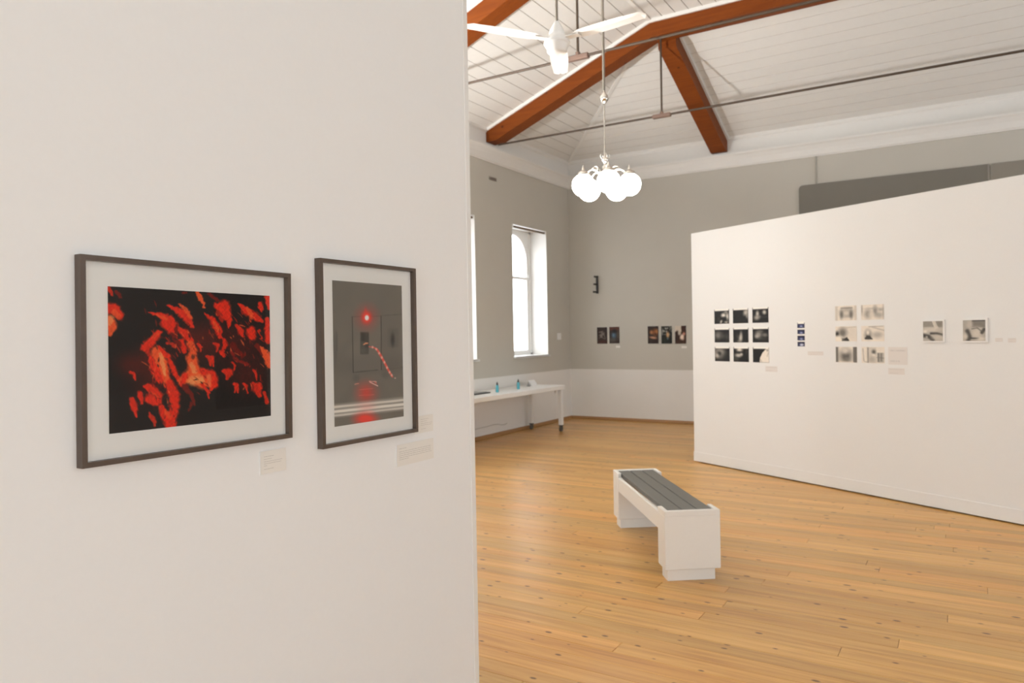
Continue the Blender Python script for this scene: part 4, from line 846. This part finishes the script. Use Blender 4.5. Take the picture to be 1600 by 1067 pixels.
# ------------------------------------------------------------------ five-globe chandelier
CX, CY, CZ = -2.902, 6.452, 2.955
def chandelier(loc, label):
    t = thing('chandelier', label, 'chandelier', loc, math.radians(0), None)
    zt = ZF-loc[2]
    local(MB().tube([(0, 0, 0.86), (0, 0, zt)], 0.013, 10).build('upper_rod', 'rod_metal'), t)
    local(MB().lathe([(0, zt), (0.07, zt), (0.06, zt-0.03), (0.02, zt-0.05), (0, zt-0.05)], n=18).build('ceiling_rose', 'chrome'), t)
    local(MB().lathe([(0, 0.775), (0.02, 0.785), (0.038, 0.81), (0.042, 0.83), (0.034, 0.855), (0.016, 0.875), (0.014, 0.895), (0, 0.90)], n=18).build('ball_joint', 'chrome'), t)
    local(MB().tube([(0, 0, 0.22), (0, 0, 0.79)], 0.0075, 8).build('lower_rod', 'chrome'), t)
    local(MB().lathe([(0, 0.285), (0.012, 0.28), (0.012, 0.262), (0.030, 0.25), (0.036, 0.235), (0.016, 0.215), (0.012, 0.19), (0.028, 0.175), (0.030, 0.16), (0.02, 0.14), (0.055, 0.125), (0.075, 0.105), (0.06, 0.085), (0.03, 0.07), (0.012, 0.05), (0.0, 0.045)], n=20).build('hub', 'chrome'), t)
    for k in range(4):
        a = math.pi/4+math.pi/2*k; s_ = MB(); s_.tube([(0.02*math.cos(a), 0.02*math.sin(a), 0.235), (0.05*math.cos(a), 0.05*math.sin(a), 0.275), (0.042*math.cos(a), 0.042*math.sin(a), 0.29)], [0.006, 0.005, 0.008], 6); local(s_.build('crown_leaf', 'chrome'), t)
    R_, gr = 0.229, 0.107
    for k in range(5):
        a = YAW - math.pi/2 + 2*math.pi*k/5; ca, sa = math.cos(a), math.sin(a)
        arm = MB(); pts = []
        for i in range(9):
            s_ = i/8; r = 0.05+(R_-0.05)*s_; z = 0.10+0.045*math.sin(s_*math.pi*1.15)-0.004*s_; pts.append((r*ca, r*sa, z))
        arm.tube(pts, 0.0075, 8); ao = local(arm.build('arm', 'chrome'), t)
        sc = MB(); sc.tube([((0.10+0.03*math.cos(q))*ca, (0.10+0.03*math.cos(q))*sa, 0.152+0.022*math.sin(q)) for q in [j*0.6 for j in range(10)]], 0.004, 6); local(sc.build('scroll', 'chrome'), ao)
        fi = MB().lathe([(0, 0.175), (0.006, 0.17), (0.008, 0.155), (0.014, 0.145), (0.014, 0.128), (0.03, 0.118), (0.05, 0.108), (0.056, 0.085), (0.054, 0.078)], c=(R_*ca, R_*sa, 0), n=18)
        local(fi.build('gallery', 'chrome'), t)
        gm = MB(); prof = [(gr*math.sin(math.pi*i/16), -gr*math.cos(math.pi*i/16)) for i in range(17)]
        gm.lathe(prof[:-1]+[(0.02, gr*0.995)], c=(R_*ca, R_*sa, -0.012), n=24); go = local(gm.build('globe_shade', 'globe'), t); go['label'] = 'glowing white glass globe'
    return t
chandelier((CX, CY, CZ), 'five-globe chandelier with lit white glass globes hanging on a long rod')

# ------------------------------------------------------------------ bench
bx, by = -1.584, 4.322
bench = thing('bench', 'white block-ended bench with three grey slats in the middle of floor', 'bench', (bx, by, 0), math.radians(126.6))
# local x = along the bench (away from the camera), local y = to the left... (-y is the right-hand side)
BL, BWd, BH = 1.42, 0.352, 0.44
def end_block(x0, x1, lip_at):
    t = MB(); 
    o = local(MB().box((x0, -BWd, 0.075), (x1, 0, BH-0.035), bev=0.003).build('end_block', 'bench_white'), bench)
    # raised rim round the slat ends: outer lip and two cheeks
    lx0, lx1 = (x0, x0+0.03) if lip_at == 0 else (x1-0.03, x1)
    local(MB().box((lx0, -BWd, BH-0.036), (lx1, 0, BH), bev=0.003).build('rim', 'bench_white'), o)
    for ya, yb in ((-0.028, 0.0), (-BWd, -BWd+0.028)): 
        q0, q1 = (x0+0.029, x1) if lip_at == 0 else (x0, x1-0.029)
        local(MB().box((q0, ya, BH-0.036), (q1, yb, BH), bev=0.003).build('rim', 'bench_white'), o)
    local(MB().box((x0+0.028, -BWd+0.028, 0), (x1-0.012, -0.022, 0.076)).build('plinth', 'bench_white'), o)
end_block(0, 0.155, 0); end_block(BL-0.165, BL, 1)
for ya, yb in ((-0.028, -0.004), (-BWd+0.004, -BWd+0.028)): local(MB().box((0.15, ya, BH-0.145), (BL-0.16, yb, BH-0.036), bev=0.002).build('side_rail', 'bench_white'), bench)
sw_ = (BWd-0.06)/3
for k in range(3):
    y1 = -0.030-sw_*k; local(MB().box((0.032, y1-sw_+0.0035, BH-0.034), (BL-0.032, y1-0.0035, BH-0.006), bev=0.002).build('slat', 'bench_grey'), bench)

# ------------------------------------------------------------------ table by the left wall and the things on it
TZ = 0.73
tb = thing('side_table', 'long white table on castors against the left wall', 'table', (-5.72, 8.8, 0))
MB().box((-6.045, 7.2, TZ-0.065), (-5.385, 10.30, TZ), bev=0.004).build('tabletop', 'white_gloss', tb)
for x, y in ((-5.43, 10.23), (-5.98, 10.25), (-5.43, 7.30), (-5.98, 7.30)):
    lg = MB().box((x-0.03, y-0.03, 0.105), (x+0.03, y+0.03, TZ-0.064), bev=0.003).build('leg', 'white_gloss', tb)
    cs = MB(); cs.tube([(x-0.014, y, 0.045), (x+0.014, y, 0.045)], 0.044, 16); cs.box((x-0.03, y-0.022, 0.086), (x+0.03, y+0.022, 0.106)); cs.box((x-0.022, y-0.012, 0.03), (x-0.016, y+0.012, 0.09)); cs.box((x+0.016, y-0.012, 0.03), (x+0.022, y+0.012, 0.09))
    co = cs.build('castor', 'caster_grey'); put(co, lg)
MB().box((-5.47, 10.10, TZ-0.13), (-5.445, 10.17, TZ-0.064)).build('corner_bracket', 'white_paint', tb)
def bottle(loc, label):
    t = thing('spray_bottle', label, 'bottle', loc, 0, 'turquoise bottles on the white table')
    local(MB().lathe([(0, 0), (0.020, 0.001), (0.022, 0.006), (0.022, 0.090), (0.019, 0.10), (0.012, 0.106), (0.0, 0.107)], n=18).build('body', 'teal_plastic'), t)
    local(MB().lathe([(0.0, 0.104), (0.014, 0.104), (0.014, 0.120), (0.010, 0.124), (0.008, 0.138), (0.003, 0.150), (0, 0.151)], n=14).build('cap', 'black_metal'), t)
bottle((-5.631, 8.705, TZ), 'turquoise bottle with black cap beside the dark folder on white table')
bottle((-5.651, 9.315, TZ), 'turquoise bottle with black cap nearer the window end of white table')
# small grey cone-shaped stand and folded white card
cn = thing('table_bell', 'small grey pointed bell in front of the folded white card', 'bell', (-5.80, 9.86, TZ))
MB().lathe([(0, 0), (0.028, 0), (0.026, 0.012), (0.018, 0.035), (0.008, 0.052), (0.007, 0.062), (0, 0.066)], c=(-5.80, 9.86, TZ), n=16).build('body', 'grey_plastic', cn)
MB().lathe([(0, 0.062), (0.006, 0.064), (0.008, 0.070), (0.0, 0.077)], c=(-5.80, 9.86, TZ), n=12).build('knob', 'chrome', cn)
cdm = MB(); cdm.prism([(-5.86, 9.95, TZ), (-5.86, 10.17, TZ), (-5.86, 10.13, TZ+0.085), (-5.86, 9.95, TZ+0.085)], (0.004, 0, 0)); cdm.prism([(-5.80, 9.95, TZ), (-5.86, 9.95, TZ+0.085), (-5.856, 9.95, TZ+0.085), (-5.796, 9.95, TZ)], (0, 0.20, 0))
tag(fix_normals(cdm.build('folded_card', 'paper')), 'folded white card standing at the window end of white table', 'card')
fd = thing('folder', 'flat dark folder lying on white table at partition edge', 'folder', (-5.78, 8.33, TZ))
MB().box((-5.90, 8.10, TZ+0.0005), (-5.66, 8.58, TZ+0.014), bev=0.003).build('cover', 'dark_cover', fd); MB().box((-5.885, 8.11, TZ+0.014), (-5.70, 8.55, TZ+0.020), bev=0.002).build('sheet', 'grey_plastic', fd)
# cable along the wall under the table
cbm = MB(); cbm.tube([(XL+0.008, y, z) for y, z in ((8.75, 0.172), (9.10, 0.178), (9.30, 0.185), (9.42, 0.178), (9.50, 0.155), (9.60, 0.150), (9.66, 0.165))], 0.006, 6)
tag(cbm.build('cable', 'cable_pale'), 'thin pale cable drooping along the left wall under the table', 'cable')
